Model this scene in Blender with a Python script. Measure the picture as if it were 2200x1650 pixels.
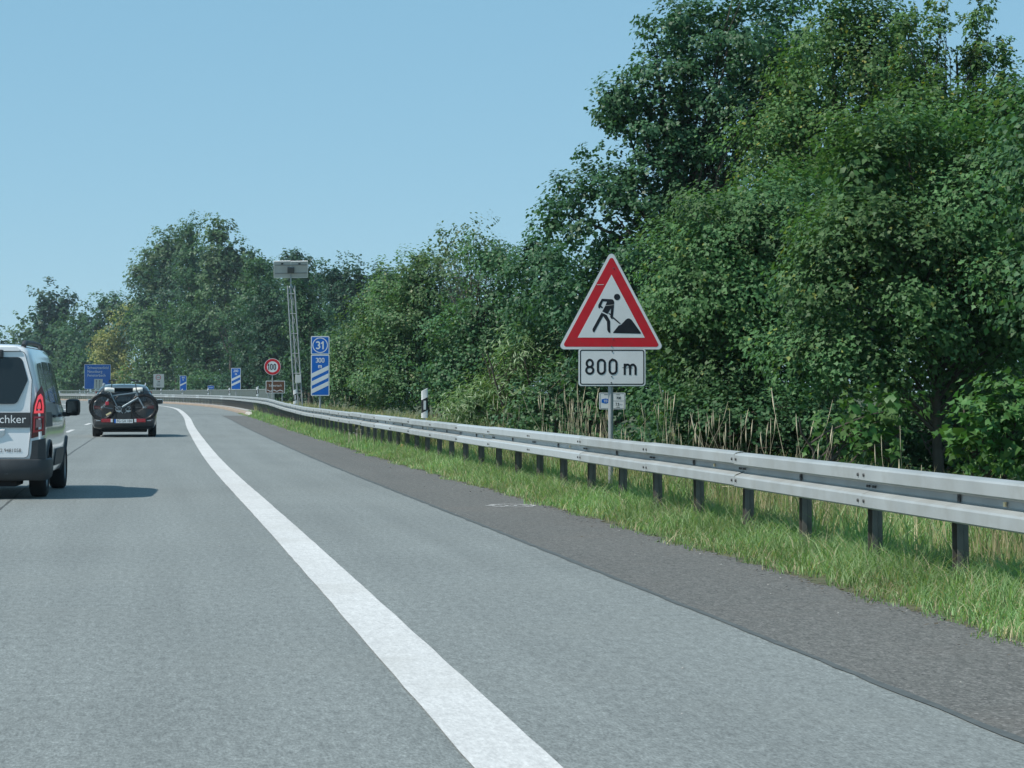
import bpy, bmesh, math, random
import numpy as np
from mathutils import Vector, Matrix, noise as mnoise

for _o in list(bpy.data.objects):
    bpy.data.objects.remove(_o)
SC = bpy.context.scene
COL = SC.collection
R = math.radians

# ------------------------------------------------------------------ camera
EYE = 1.30
FPX = 5500.0            # focal length in pixels of the 2200 px wide photograph
HORIZON = 841.0
cam_d = bpy.data.cameras.new('camera')
cam_d.sensor_width = 36.0
cam_d.lens = 36.0 * FPX / 2200.0
cam_d.clip_start = 0.2
cam_d.clip_end = 6000.0
cam = bpy.data.objects.new('camera', cam_d)
COL.objects.link(cam)
cam.location = (0, 0, EYE)
cam.rotation_euler = (R(90) + math.atan((HORIZON - 825.0) / FPX), 0, 0)
SC.camera = cam

# ------------------------------------------------------------------ sky, sun, exposure
SUN_EL = R(51)
SUN_AZ = (-math.cos(R(22)), -math.sin(R(22)))     # horizontal direction towards the sun
W = bpy.data.worlds.new('World')
SC.world = W
W.use_nodes = True
nt = W.node_tree
nt.nodes.clear()
wo = nt.nodes.new('ShaderNodeOutputWorld')
bg = nt.nodes.new('ShaderNodeBackground')
sky = nt.nodes.new('ShaderNodeTexSky')
sky.sky_type = 'NISHITA'
sky.sun_disc = False
sky.sun_elevation = SUN_EL
sky.sun_rotation = math.atan2(SUN_AZ[0], SUN_AZ[1])
sky.altitude = 0.0
sky.air_density = 0.5
sky.dust_density = 0.0
sky.ozone_density = 10.0
bg.inputs['Strength'].default_value = 0.1
# summer haze: the whole sky is evened out and shifted towards cyan
sp_ = nt.nodes.new('ShaderNodeSeparateColor'); cb_ = nt.nodes.new('ShaderNodeCombineColor')
nt.links.new(sky.outputs[0], sp_.inputs[0])
for _i, (_p, _k) in enumerate(((0.40, 2.74), (0.28, 4.22), (0.22, 5.08))):
    pw_ = nt.nodes.new('ShaderNodeMath'); pw_.operation = 'POWER'; pw_.inputs[1].default_value = _p
    ml_ = nt.nodes.new('ShaderNodeMath'); ml_.operation = 'MULTIPLY'; ml_.inputs[1].default_value = _k
    nt.links.new(sp_.outputs[_i], pw_.inputs[0]); nt.links.new(pw_.outputs[0], ml_.inputs[0]); nt.links.new(ml_.outputs[0], cb_.inputs[_i])
nt.links.new(cb_.outputs[0], bg.inputs[0])
nt.links.new(bg.outputs[0], wo.inputs[0])

sun_d = bpy.data.lights.new('sun', 'SUN')
sun_d.energy = 5.0
sun_d.angle = R(0.53)
sun_d.color = (1.0, 0.955, 0.88)
sun = bpy.data.objects.new('sun', sun_d)
COL.objects.link(sun)
_toward = Vector((SUN_AZ[0] * math.cos(SUN_EL), SUN_AZ[1] * math.cos(SUN_EL), math.sin(SUN_EL)))
sun.rotation_euler = _toward.to_track_quat('Z', 'Y').to_euler()
sun.location = (-30, -10, 60)

SC.view_settings.view_transform = 'Standard'
SC.view_settings.look = 'None'
SC.view_settings.exposure = 0.0
SC.view_settings.gamma = 1.0
SC.view_settings.use_curve_mapping = False
SC.render.engine = 'CYCLES'
SC.cycles.use_denoising = True
SC.cycles.max_bounces = 6
SC.cycles.diffuse_bounces = 3
SC.cycles.glossy_bounces = 3
SC.cycles.transmission_bounces = 4
SC.cycles.volume_bounces = 0
SC.cycles.sample_clamp_indirect = 4.0

# ------------------------------------------------------------------ materials
MAT = {}

def nodes_of(m):
    t = m.node_tree
    return t, t.nodes, t.links

def new_mat(name, color=(0.5, 0.5, 0.5), rough=0.6, metal=0.0, spec=0.5, coat=0.0, emit=None, var=0.0, vscale=3.0, bump=0.0, bscale=60.0,
            dirt=None, dirt_scale=1.5, dirt_amt=0.0):
    """Principled material; var adds soft colour noise, dirt mixes a stain colour through stretched noise, bump adds fine relief."""
    m = bpy.data.materials.new(name)
    m.use_nodes = True
    t, N, L = nodes_of(m)
    b = N['Principled BSDF']
    b.inputs['Base Color'].default_value = (*color, 1)
    b.inputs['Roughness'].default_value = rough
    b.inputs['Metallic'].default_value = metal
    b.inputs['Specular IOR Level'].default_value = spec
    b.inputs['Coat Weight'].default_value = coat
    b.inputs['Coat Roughness'].default_value = 0.06
    if emit:
        b.inputs['Emission Color'].default_value = (*emit[:3], 1)
        b.inputs['Emission Strength'].default_value = emit[3]
    tc = None
    src = None
    if var or dirt or bump:
        tc = N.new('ShaderNodeTexCoord')
    if var:
        nz = N.new('ShaderNodeTexNoise'); nz.inputs['Scale'].default_value = vscale; nz.inputs['Detail'].default_value = 6
        L.new(tc.outputs['Object'], nz.inputs['Vector'])
        mp = N.new('ShaderNodeMapRange'); mp.inputs[1].default_value = 0.3; mp.inputs[2].default_value = 0.7
        mp.inputs[3].default_value = 1 - var; mp.inputs[4].default_value = 1 + var
        L.new(nz.outputs['Fac'], mp.inputs[0])
        hs = N.new('ShaderNodeHueSaturation'); hs.inputs['Color'].default_value = (*color, 1)
        L.new(mp.outputs[0], hs.inputs['Value'])
        src = hs.outputs[0]
    if dirt:
        nd = N.new('ShaderNodeTexNoise'); nd.inputs['Scale'].default_value = dirt_scale; nd.inputs['Detail'].default_value = 8; nd.inputs['Roughness'].default_value = 0.7
        L.new(tc.outputs['Object'], nd.inputs['Vector'])
        cr = N.new('ShaderNodeMapRange'); cr.inputs[1].default_value = 0.45; cr.inputs[2].default_value = 0.72
        cr.inputs[3].default_value = 0; cr.inputs[4].default_value = dirt_amt
        L.new(nd.outputs['Fac'], cr.inputs[0])
        mx = N.new('ShaderNodeMix'); mx.data_type = 'RGBA'
        L.new(cr.outputs[0], mx.inputs[0])
        if src: L.new(src, mx.inputs[6])
        else: mx.inputs[6].default_value = (*color, 1)
        mx.inputs[7].default_value = (*dirt, 1)
        src = mx.outputs[2]
    if src:
        L.new(src, b.inputs['Base Color'])
    if bump:
        nb = N.new('ShaderNodeTexNoise'); nb.inputs['Scale'].default_value = bscale; nb.inputs['Detail'].default_value = 4
        L.new(tc.outputs['Object'], nb.inputs['Vector'])
        bp = N.new('ShaderNodeBump'); bp.inputs['Strength'].default_value = bump; bp.inputs['Distance'].default_value = 0.01
        L.new(nb.outputs['Fac'], bp.inputs['Height'])
        L.new(bp.outputs[0], b.inputs['Normal'])
    MAT[name] = m
    return m

def leaf_mat(name, col_a, col_b, trans=0.28, rough=0.45, spec=0.4, trans_col=None, third=None):
    """Leaf: each leaf mixes between two greens by its own random number, each bough leans a little; some light passes through."""
    m = bpy.data.materials.new(name)
    m.use_nodes = True
    t, N, L = nodes_of(m)
    b = N['Principled BSDF']; out = N['Material Output']
    at = N.new('ShaderNodeAttribute'); at.attribute_name = 'rnd'
    sep = N.new('ShaderNodeSeparateXYZ'); L.new(at.outputs['Vector'], sep.inputs[0])
    mx = N.new('ShaderNodeMix'); mx.data_type = 'RGBA'
    mx.inputs[6].default_value = (*col_a, 1); mx.inputs[7].default_value = (*col_b, 1)
    L.new(sep.outputs[0], mx.inputs[0])
    col = mx.outputs[2]
    if third:
        gt = N.new('ShaderNodeMath'); gt.operation = 'GREATER_THAN'; gt.inputs[1].default_value = third[3]
        L.new(sep.outputs[2], gt.inputs[0])
        m3 = N.new('ShaderNodeMix'); m3.data_type = 'RGBA'; m3.inputs[7].default_value = (*third[:3], 1)
        L.new(gt.outputs[0], m3.inputs[0]); L.new(col, m3.inputs[6]); col = m3.outputs[2]
    mp = N.new('ShaderNodeMapRange'); mp.inputs[3].default_value = 0.78; mp.inputs[4].default_value = 1.22
    L.new(sep.outputs[1], mp.inputs[0])
    hs = N.new('ShaderNodeHueSaturation'); L.new(col, hs.inputs['Color']); L.new(mp.outputs[0], hs.inputs['Value'])
    mh = N.new('ShaderNodeMapRange'); mh.inputs[3].default_value = 0.488; mh.inputs[4].default_value = 0.512
    L.new(sep.outputs[1], mh.inputs[0]); L.new(mh.outputs[0], hs.inputs['Hue'])
    L.new(hs.outputs[0], b.inputs['Base Color'])
    b.inputs['Roughness'].default_value = rough
    b.inputs['Specular IOR Level'].default_value = spec
    tr = N.new('ShaderNodeBsdfTranslucent')
    if trans_col: tr.inputs[0].default_value = (*trans_col, 1)
    else:
        g = N.new('ShaderNodeMix'); g.data_type = 'RGBA'; g.blend_type = 'MULTIPLY'; g.inputs[0].default_value = 1
        L.new(hs.outputs[0], g.inputs[6]); g.inputs[7].default_value = (1.5, 1.7, 0.7, 1); L.new(g.outputs[2], tr.inputs[0])
    ms = N.new('ShaderNodeMixShader'); ms.inputs[0].default_value = trans
    L.new(b.outputs[0], ms.inputs[1]); L.new(tr.outputs[0], ms.inputs[2]); L.new(ms.outputs[0], out.inputs[0])
    MAT[name] = m
    return m

def asphalt_mat(name, col, grain, grain_scale, track, tint=(0.2, 0.19, 0.17), stones=0.0, stain_amt=0.25):
    """Asphalt in road coordinates (u across, v along): aggregate grain, faint wheel tracks, blotches, dust."""
    m = bpy.data.materials.new(name); m.use_nodes = True
    t, N, L = nodes_of(m); b = N['Principled BSDF']
    tc = N.new('ShaderNodeTexCoord'); uv = N.new('ShaderNodeUVMap'); uv.uv_map = 'road'
    def noise(scale, detail, vec, rough=0.6):
        n = N.new('ShaderNodeTexNoise'); n.inputs['Scale'].default_value = scale; n.inputs['Detail'].default_value = detail
        n.inputs['Roughness'].default_value = rough
        L.new(vec, n.inputs['Vector']); return n.outputs['Fac']
    def rng(src, a, c, lo, hi):
        r = N.new('ShaderNodeMapRange'); r.inputs[1].default_value = a; r.inputs[2].default_value = c; r.inputs[3].default_value = lo; r.inputs[4].default_value = hi
        L.new(src, r.inputs[0]); return r.outputs[0]
    def mul(a, c):
        x = N.new('ShaderNodeMath'); x.operation = 'MULTIPLY'; L.new(a, x.inputs[0]); L.new(c, x.inputs[1]); return x.outputs[0]
    # fine grain, drawn out along the direction of travel
    mg = N.new('ShaderNodeMapping'); mg.inputs['Scale'].default_value = (1.0, 0.26, 1.0); L.new(uv.outputs[0], mg.inputs['Vector'])
    g1 = rng(noise(grain_scale, 3, mg.outputs[0], 0.75), 0.28, 0.72, 1 - grain, 1 + grain)
    g2 = rng(noise(grain_scale * 0.30, 3, mg.outputs[0], 0.7), 0.3, 0.7, 1 - grain * 0.55, 1 + grain * 0.55)
    # long streaks along the road
    mpg = N.new('ShaderNodeMapping'); mpg.inputs['Scale'].default_value = (1.0, 0.03, 1.0); L.new(uv.outputs[0], mpg.inputs['Vector'])
    st = rng(noise(2.2, 4, mpg.outputs[0]), 0.3, 0.7, 1 - track, 1 + track)
    bl = rng(noise(0.22, 5, tc.outputs['Object']), 0.3, 0.7, 1 - track * 0.8, 1 + track * 0.8)
    val = mul(mul(g1, g2), mul(st, bl))
    hs = N.new('ShaderNodeHueSaturation'); hs.inputs['Color'].default_value = (*col, 1); L.new(val, hs.inputs['Value'])
    mx = N.new('ShaderNodeMix'); mx.data_type = 'RGBA'; mx.inputs[7].default_value = (*tint, 1)
    L.new(rng(noise(0.55, 7, tc.outputs['Object'], 0.7), 0.5, 0.8, 0.0, stain_amt), mx.inputs[0]); L.new(hs.outputs[0], mx.inputs[6])
    src = mx.outputs[2]
    if stones:
        v = N.new('ShaderNodeTexVoronoi'); v.inputs['Scale'].default_value = 70.0; L.new(tc.outputs['Object'], v.inputs['Vector'])
        lt = N.new('ShaderNodeMath'); lt.operation = 'GREATER_THAN'; lt.inputs[1].default_value = 1 - stones
        sx = N.new('ShaderNodeSeparateXYZ'); L.new(v.outputs['Color'], sx.inputs[0]); L.new(sx.outputs[0], lt.inputs[0])
        m2 = N.new('ShaderNodeMix'); m2.data_type = 'RGBA'; m2.inputs[7].default_value = (0.21, 0.2, 0.19, 1)
        L.new(lt.outputs[0], m2.inputs[0]); L.new(src, m2.inputs[6]); src = m2.outputs[2]
    L.new(src, b.inputs['Base Color'])
    b.inputs['Roughness'].default_value = 0.82
    b.inputs['Specular IOR Level'].default_value = 0.35
    bp = N.new('ShaderNodeBump'); bp.inputs['Strength'].default_value = 0.35; bp.inputs['Distance'].default_value = 0.006
    L.new(noise(grain_scale * 0.8, 3, tc.outputs['Object'], 0.7), bp.inputs['Height']); L.new(bp.outputs[0], b.inputs['Normal'])
    MAT[name] = m
    return m

asphalt_mat('asphalt', (0.186, 0.203, 0.197), 0.44, 88.0, 0.085, tint=(0.195, 0.205, 0.19), stain_amt=0.3)
asphalt_mat('asphalt_dark', (0.114, 0.113, 0.104), 0.58, 80.0, 0.07, tint=(0.150, 0.130, 0.112), stones=0.06, stain_amt=0.45)
asphalt_mat('paint_line', (0.53, 0.53, 0.52), 0.20, 62.0, 0.06, tint=(0.36, 0.35, 0.32), stain_amt=0.5)
new_mat('tar', (0.080, 0.088, 0.085), 0.7, var=0.2, vscale=8)
new_mat('dust', (0.215, 0.20, 0.165), 0.9, var=0.3, vscale=5)
new_mat('soil', (0.075, 0.085, 0.040), 0.95, var=0.4, vscale=1.3, bump=0.6, bscale=14, dirt=(0.16, 0.13, 0.075), dirt_scale=0.9, dirt_amt=0.6)
new_mat('forest_soil', (0.062, 0.075, 0.032), 0.95, var=0.4, vscale=1.0, bump=0.5, bscale=10)
new_mat('kerb_stone', (0.30, 0.235, 0.18), 0.85, var=0.25, vscale=2.5, bump=0.3, bscale=40, dirt=(0.20, 0.13, 0.085), dirt_amt=0.7)
new_mat('kerb_light', (0.48, 0.45, 0.40), 0.85, var=0.2, vscale=5, bump=0.3, bscale=40)
new_mat('concrete', (0.33, 0.32, 0.30), 0.85, var=0.2, vscale=1.5, bump=0.2, bscale=30)
new_mat('galv', (0.375, 0.400, 0.400), 0.5, metal=0.25, spec=0.5, var=0.12, vscale=1.4, dirt=(0.31, 0.318, 0.30), dirt_scale=2.4, dirt_amt=0.8)
new_mat('galv_new', (0.50, 0.535, 0.54), 0.42, metal=0.3, var=0.14, vscale=3.0, dirt=(0.35, 0.36, 0.365), dirt_scale=3, dirt_amt=0.6)
new_mat('galv_dark', (0.17, 0.155, 0.14), 0.7, metal=0.25, var=0.22, vscale=7, dirt=(0.15, 0.12, 0.09), dirt_scale=4, dirt_amt=0.7)
new_mat('bolt_dark', (0.10, 0.10, 0.10), 0.6, metal=0.5)
new_mat('reflector_amber', (0.75, 0.62, 0.35), 0.3)
new_mat('sign_white', (0.72, 0.735, 0.74), 0.5, spec=0.15, var=0.035, vscale=5, dirt=(0.58, 0.59, 0.58), dirt_scale=4, dirt_amt=0.35)
new_mat('sign_red', (0.56, 0.022, 0.035), 0.45, spec=0.15, var=0.08, vscale=6, dirt=(0.42, 0.05, 0.05), dirt_scale=7, dirt_amt=0.5)
new_mat('sign_black', (0.018, 0.022, 0.028), 0.55, spec=0.15, var=0.2, vscale=9)
new_mat('sign_blue', (0.012, 0.13, 0.50), 0.5, spec=0.15, var=0.06, vscale=3)
new_mat('sign_brown', (0.130, 0.060, 0.034), 0.55, spec=0.15, var=0.07, vscale=3)
new_mat('sign_grey', (0.55, 0.56, 0.54), 0.6, var=0.05)
new_mat('alu', (0.52, 0.535, 0.54), 0.42, metal=0.6, var=0.08, vscale=6)
new_mat('pole', (0.36, 0.375, 0.38), 0.5, metal=0.4, var=0.12, vscale=8)
new_mat('plastic_white', (0.80, 0.80, 0.79), 0.5, var=0.03, vscale=10, dirt=(0.6, 0.58, 0.53), dirt_scale=9, dirt_amt=0.35)
new_mat('plastic_black', (0.015, 0.017, 0.018), 0.5, var=0.2)
new_mat('plastic_grey', (0.085, 0.09, 0.095), 0.55, var=0.12, vscale=20)
new_mat('reflector_white', (0.62, 0.65, 0.66), 0.25)
new_mat('orange_plastic', (0.55, 0.09, 0.02), 0.5, var=0.15)
new_mat('solar_back', (0.55, 0.57, 0.57), 0.6, var=0.07, vscale=3)
new_mat('solar_cell', (0.01, 0.015, 0.05), 0.15, spec=0.6)
new_mat('parapet_paint', (0.20, 0.235, 0.215), 0.55, var=0.12, vscale=3)
new_mat('bark', (0.075, 0.062, 0.048), 0.9, var=0.35, vscale=4, bump=0.8, bscale=20)
new_mat('bark_pale', (0.20, 0.185, 0.15), 0.9, var=0.35, vscale=4, bump=0.6, bscale=20)
new_mat('car_white', (0.74, 0.755, 0.765), 0.28, spec=0.5, coat=1.0, var=0.02, dirt=(0.62, 0.62, 0.60), dirt_scale=2, dirt_amt=0.3)
new_mat('car_dark', (0.022, 0.026, 0.030), 0.3, spec=0.5, coat=1.0, var=0.1, dirt=(0.06, 0.058, 0.052), dirt_scale=2, dirt_amt=0.5)
new_mat('car_roof_sheen', (0.20, 0.25, 0.28), 0.3, spec=0.5, coat=1.0)  # sky reflection on the dark roof, put into a lighter base colour
new_mat('glass_dark', (0.008, 0.011, 0.013), 0.06, spec=0.8)
new_mat('glass_rear', (0.012, 0.016, 0.018), 0.10, spec=0.6)
new_mat('rubber', (0.016, 0.016, 0.017), 0.85, var=0.25, vscale=12)
new_mat('rim', (0.30, 0.31, 0.32), 0.35, metal=0.8)
new_mat('trim', (0.038, 0.042, 0.046), 0.6, var=0.12, vscale=12)
new_mat('underbody', (0.01, 0.01, 0.011), 0.9)
new_mat('lamp_red', (0.33, 0.010, 0.018), 0.22, spec=0.6, coat=0.6)
new_mat('lamp_lit', (0.62, 0.03, 0.05), 0.25, spec=0.5, coat=0.6, emit=(1.0, 0.10, 0.12, 0.55))
new_mat('lamp_dark', (0.10, 0.008, 0.012), 0.25, spec=0.6, coat=0.6)
new_mat('lamp_clear', (0.30, 0.17, 0.17), 0.25, spec=0.6, coat=0.6)
new_mat('text_white', (0.78, 0.79, 0.79), 0.5)
new_mat('text_dark', (0.05, 0.055, 0.06), 0.5)
new_mat('bike_black', (0.015, 0.016, 0.018), 0.35, spec=0.5, coat=0.4)
new_mat('bike_grey', (0.17, 0.22, 0.25), 0.35, metal=0.3, coat=0.5)
new_mat('bike_silver', (0.50, 0.51, 0.52), 0.3, metal=0.8)
new_mat('bag_white', (0.72, 0.71, 0.66), 0.7, bump=0.4, bscale=25)
new_mat('flag_red', (0.45, 0.03, 0.05), 0.7)
new_mat('straw', (0.47, 0.415, 0.285), 0.9, var=0.2, vscale=3)
new_mat('leaf_litter', (0.085, 0.068, 0.045), 0.95, var=0.5, vscale=4)
new_mat('petal', (0.78, 0.78, 0.74), 0.8)

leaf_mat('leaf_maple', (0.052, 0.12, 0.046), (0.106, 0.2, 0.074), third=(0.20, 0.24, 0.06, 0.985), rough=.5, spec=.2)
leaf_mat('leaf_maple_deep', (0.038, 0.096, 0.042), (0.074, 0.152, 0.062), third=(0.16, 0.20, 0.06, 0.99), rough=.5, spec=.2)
leaf_mat('leaf_gold', (0.058, 0.126, 0.044), (0.112, 0.198, 0.064), third=(0.26, 0.26, 0.06, 0.965), rough=.5, spec=.2)
leaf_mat('leaf_oak', (0.034, 0.096, 0.046), (0.068, 0.155, 0.068), rough=0.46, spec=0.3)
leaf_mat('leaf_bush', (0.052, 0.124, 0.058), (0.098, 0.188, 0.084), third=(0.20, 0.26, 0.15, 0.96), spec=.2)
leaf_mat('leaf_bush_warm', (0.066, 0.132, 0.056), (0.114, 0.196, 0.082), third=(0.24, 0.27, 0.15, 0.95), spec=.2)
leaf_mat('leaf_willow', (0.110, 0.190, 0.070), (0.180, 0.265, 0.115), third=(0.34, 0.41, 0.27, 0.88), rough=0.42)
leaf_mat('leaf_aspen', (0.075, 0.140, 0.066), (0.130, 0.200, 0.100), third=(0.27, 0.32, 0.21, 0.93), spec=.3)
leaf_mat('leaf_fresh', (0.058, 0.142, 0.04), (0.102, 0.196, 0.06), spec=.2)
leaf_mat('leaf_poplar', (0.066, 0.128, 0.06), (0.108, 0.176, 0.082), spec=.25)
leaf_mat('leaf_wood', (0.042, 0.104, 0.048), (0.076, 0.15, 0.066), spec=.2)
leaf_mat('leaf_wood_dark', (0.026, 0.074, 0.044), (0.05, 0.106, 0.058), spec=.2)  # for darker trees; shade of the deep wood is put into this green
leaf_mat('leaf_blossom', (0.21, 0.235, 0.075), (0.32, 0.32, 0.12), spec=.2)
leaf_mat('blade', (0.15, 0.262, 0.1), (0.275, 0.39, 0.175), trans=0.35, third=(0.40, 0.36, 0.23, 0.86), spec=.3)
leaf_mat('blade_dry', (0.30, 0.265, 0.155), (0.46, 0.405, 0.255), trans=0.3, third=(0.15, 0.22, 0.08, 0.62), spec=.2)

# ------------------------------------------------------------------ mesh helpers
class MB:
    """Collects vertices and faces of one mesh."""
    def __init__(s):
        s.v = []; s.f = []
    def add(s, vs, fs):
        n = len(s.v)
        s.v += [tuple(p) for p in vs]
        s.f += [tuple(i + n for i in q) for q in fs]
        return s
    def box(s, c, size, rot=None, bev=0.0):
        x, y, z = (k / 2 for k in size)
        if bev > 0:
            b = min(bev, x * .98, y * .98, z * .98)
            bm = bmesh.new()
            bmesh.ops.create_cube(bm, size=1.0)
            for v in bm.verts: v.co = Vector((v.co.x * size[0], v.co.y * size[1], v.co.z * size[2]))
            bmesh.ops.bevel(bm, geom=list(bm.edges), offset=b, segments=2, affect='EDGES', profile=0.6)
            bm.verts.ensure_lookup_table()
            vs = [v.co.copy() for v in bm.verts]; fs = [[v.index for v in f.verts] for f in bm.faces]
            bm.free()
        else:
            vs = [Vector((sx * x, sy * y, sz * z)) for sx in (-1, 1) for sy in (-1, 1) for sz in (-1, 1)]
            fs = [(0, 1, 3, 2), (4, 6, 7, 5), (0, 4, 5, 1), (2, 3, 7, 6), (0, 2, 6, 4), (1, 5, 7, 3)]
        if rot is not None: vs = [rot @ v for v in vs]
        c = Vector(c)
        return s.add([v + c for v in vs], fs)
    def tube(s, pts, rad, n=8, caps=True, closed=False):
        pts = [Vector(p) for p in pts]; m = len(pts)
        rads = rad if isinstance(rad, (list, tuple)) else [rad] * m
        rings = []
        ref = None
        for i, p in enumerate(pts):
            if closed: d = pts[(i + 1) % m] - pts[i - 1]
            else: d = pts[min(i + 1, m - 1)] - pts[max(i - 1, 0)]
            d.normalize()
            if ref is None:
                a = Vector((0, 0, 1)) if abs(d.z) < .9 else Vector((1, 0, 0))
            else: a = ref
            u = d.cross(a)
            if u.length < 1e-6: u = d.cross(Vector((1, 0, .1)))
            u.normalize(); w = u.cross(d).normalized(); ref = w
            rings.append([p + (u * math.cos(2 * math.pi * k / n) + w * math.sin(2 * math.pi * k / n)) * rads[i] for k in range(n)])
        vs = [q for r in rings for q in r]; fs = []
        for i in range(m if closed else m - 1):
            j = (i + 1) % m
            for k in range(n):
                fs.append((i * n + k, i * n + (k + 1) % n, j * n + (k + 1) % n, j * n + k))
        if caps and not closed:
            fs.append(tuple(reversed(range(n)))); fs.append(tuple(range((m - 1) * n, m * n)))
        return s.add(vs, fs)
    def prism(s, poly, y0, y1):
        """(x, z) polygon extruded from y0 (front, towards -Y) to y1."""
        n = len(poly)
        vs = [(x, y0, z) for x, z in poly] + [(x, y1, z) for x, z in poly]
        area = sum(poly[i][0] * poly[(i + 1) % n][1] - poly[(i + 1) % n][0] * poly[i][1] for i in range(n))
        fr = tuple(range(n)); bk = tuple(reversed(range(n, 2 * n)))
        sd = [(i, i + n, (i + 1) % n + n, (i + 1) % n) for i in range(n)]
        if area < 0:
            fr = tuple(reversed(fr)); bk = tuple(reversed(bk)); sd = [tuple(reversed(q)) for q in sd]
        return s.add(vs, [fr, bk] + sd)
    def ring(s, outer, inner, y0, y1):
        n = len(outer)
        vs = [(x, y0, z) for x, z in outer] + [(x, y0, z) for x, z in inner] + [(x, y1, z) for x, z in outer] + [(x, y1, z) for x, z in inner]
        fs = []
        for i in range(n):
            j = (i + 1) % n
            fs += [(i, j, n + j, n + i), (2 * n + i, 3 * n + i, 3 * n + j, 2 * n + j), (i, 2 * n + i, 2 * n + j, j), (n + i, n + j, 3 * n + j, 3 * n + i)]
        return s.add(vs, fs)
    def mesh(s, name, mat=None, smooth=None, uv=None):
        me = bpy.data.meshes.new(name)
        me.from_pydata(s.v, [], s.f)
        me.update()
        if mat: me.materials.append(MAT[mat])
        if smooth is not None:
            bm = bmesh.new(); bm.from_mesh(me)
            bmesh.ops.recalc_face_normals(bm, faces=bm.faces); bm.to_mesh(me); bm.free()
            me.shade_smooth(); me.set_sharp_from_angle(angle=R(smooth))
        return me
    def build(s, name, mat, parent=None, smooth=None, loc=None):
        return link(name, s.mesh(name, mat, smooth), parent, loc)

def link(name, me, parent=None, loc=None, rz=None):
    o = bpy.data.objects.new(name, me)
    COL.objects.link(o)
    if parent is not None: o.parent = parent
    if loc is not None: o.location = loc
    if rz is not None: o.rotation_euler = (0, 0, rz)
    return o

def tag(o, label=None, cat=None, group=None, kind=None):
    if label: o['label'] = label
    if cat: o['category'] = cat
    if group: o['group'] = group
    if kind: o['kind'] = kind
    return o

def thing(name, loc, rz, label, cat, group=None):
    o = bpy.data.objects.new(name, None)
    COL.objects.link(o)
    o.empty_display_size = 0.2
    o.location = loc; o.rotation_euler = (0, 0, rz)
    return tag(o, label, cat, group)

def copy_tree(o, parent=None):
    c = o.copy(); COL.objects.link(c); c.parent = parent
    for ch in o.children: copy_tree(ch, c)
    return c

def rrect(w, h, r, cx=0, cz=0, n=5):
    p = []
    for (sx, sz, a0) in ((1, -1, -90), (1, 1, 0), (-1, 1, 90), (-1, -1, 180)):
        for k in range(n + 1):
            a = R(a0 + 90 * k / n)
            p.append((cx + sx * (w / 2 - r) + r * math.cos(a), cz + sz * (h / 2 - r) + r * math.sin(a)))
    return p

def circ(r, cx=0, cz=0, n=40):
    return [(cx + r * math.cos(2 * math.pi * k / n), cz + r * math.sin(2 * math.pi * k / n)) for k in range(n)]

def rpoly(pts, r, n=5):
    """Polygon with rounded corners."""
    out = []; m = len(pts)
    for i in range(m):
        p0, p1, p2 = Vector(pts[i - 1]), Vector(pts[i]), Vector(pts[(i + 1) % m])
        a = (p0 - p1).normalized(); b = (p2 - p1).normalized()
        half = a.angle(b) / 2
        d = min(r / math.tan(half), (p0 - p1).length * .48, (p2 - p1).length * .48); rr = d * math.tan(half)
        c = p1 + (a + b).normalized() * (rr / math.sin(half))
        s, e = p1 + a * d - c, p1 + b * d - c
        a0 = math.atan2(s.y, s.x); a1 = math.atan2(e.y, e.x)
        da = (a1 - a0 + math.pi) % (2 * math.pi) - math.pi
        for k in range(n + 1):
            t = a0 + da * k / n
            out.append((c.x + rr * math.cos(t), c.y + rr * math.sin(t)))
    return out

# ---- lettering: narrow traffic-sign digits as strokes, words with the built-in font
def _arc(cx, cz, rx, rz, a0, a1, n=14):
    return [(cx + rx * math.cos(R(a0 + (a1 - a0) * k / n)), cz + rz * math.sin(R(a0 + (a1 - a0) * k / n))) for k in range(n + 1)]

def glyph(c):
    """Strokes of one glyph of height 1 (centre lines within 0.07..0.93) and its advance."""
    lo, hi = .075, .925
    if c == '0': return [('c', _arc(.29, hi - .215, .215, .215, 0, 180) + _arc(.29, lo + .215, .215, .215, 180, 360))], .66
    if c == '1': return [('o', [(.08, .70), (.30, .925)]), ('o', [(.30, .99), (.30, 0)])], .50
    if c == '2': return [('o', _arc(.28, .70, .215, .225, 165, -25) + [(.10, .16), (.075, lo)] + [(.53, lo)])], .62
    if c == '3': return [('o', _arc(.27, .71, .20, .215, 150, -90)), ('o', _arc(.27, .29, .225, .215, 90, -150))], .62
    if c == '4': return [('o', [(.34, .99), (.08, .28), (.56, .28)]), ('o', [(.42, .55), (.42, 0)])], .64
    if c == '5': return [('o', [(.50, hi), (.13, hi), (.11, .53)] + _arc(.28, .32, .22, .245, 130, -150))], .63
    if c == '7': return [('o', [(.04, hi), (.50, hi), (.22, 0)])], .60
    if c == '8': return [('c', _arc(.29, .705, .19, .22, 0, 360, 24)[:-1]), ('c', _arc(.29, .285, .22, .21, 0, 360, 24)[:-1])], .66
    if c == '9': return [('c', _arc(.29, .675, .215, .25, 0, 360, 24)[:-1]), ('o', [(.50, .62), (.34, .25), (.20, 0)])], .66
    if c == 'm': return [('o', [(.10, .0), (.10, .70)]), ('o', [(.10, .42)] + _arc(.265, .42, .165, .215, 180, 0) + [(.43, 0)]), ('o', [(.43, .42)] + _arc(.60, .42, .17, .215, 180, 0) + [(.77, 0)])], .90
    if c == ',': return [('o', [(.12, .08), (.06, -.12)])], .24
    if c == ' ': return [], .34
    return [], .5

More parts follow.
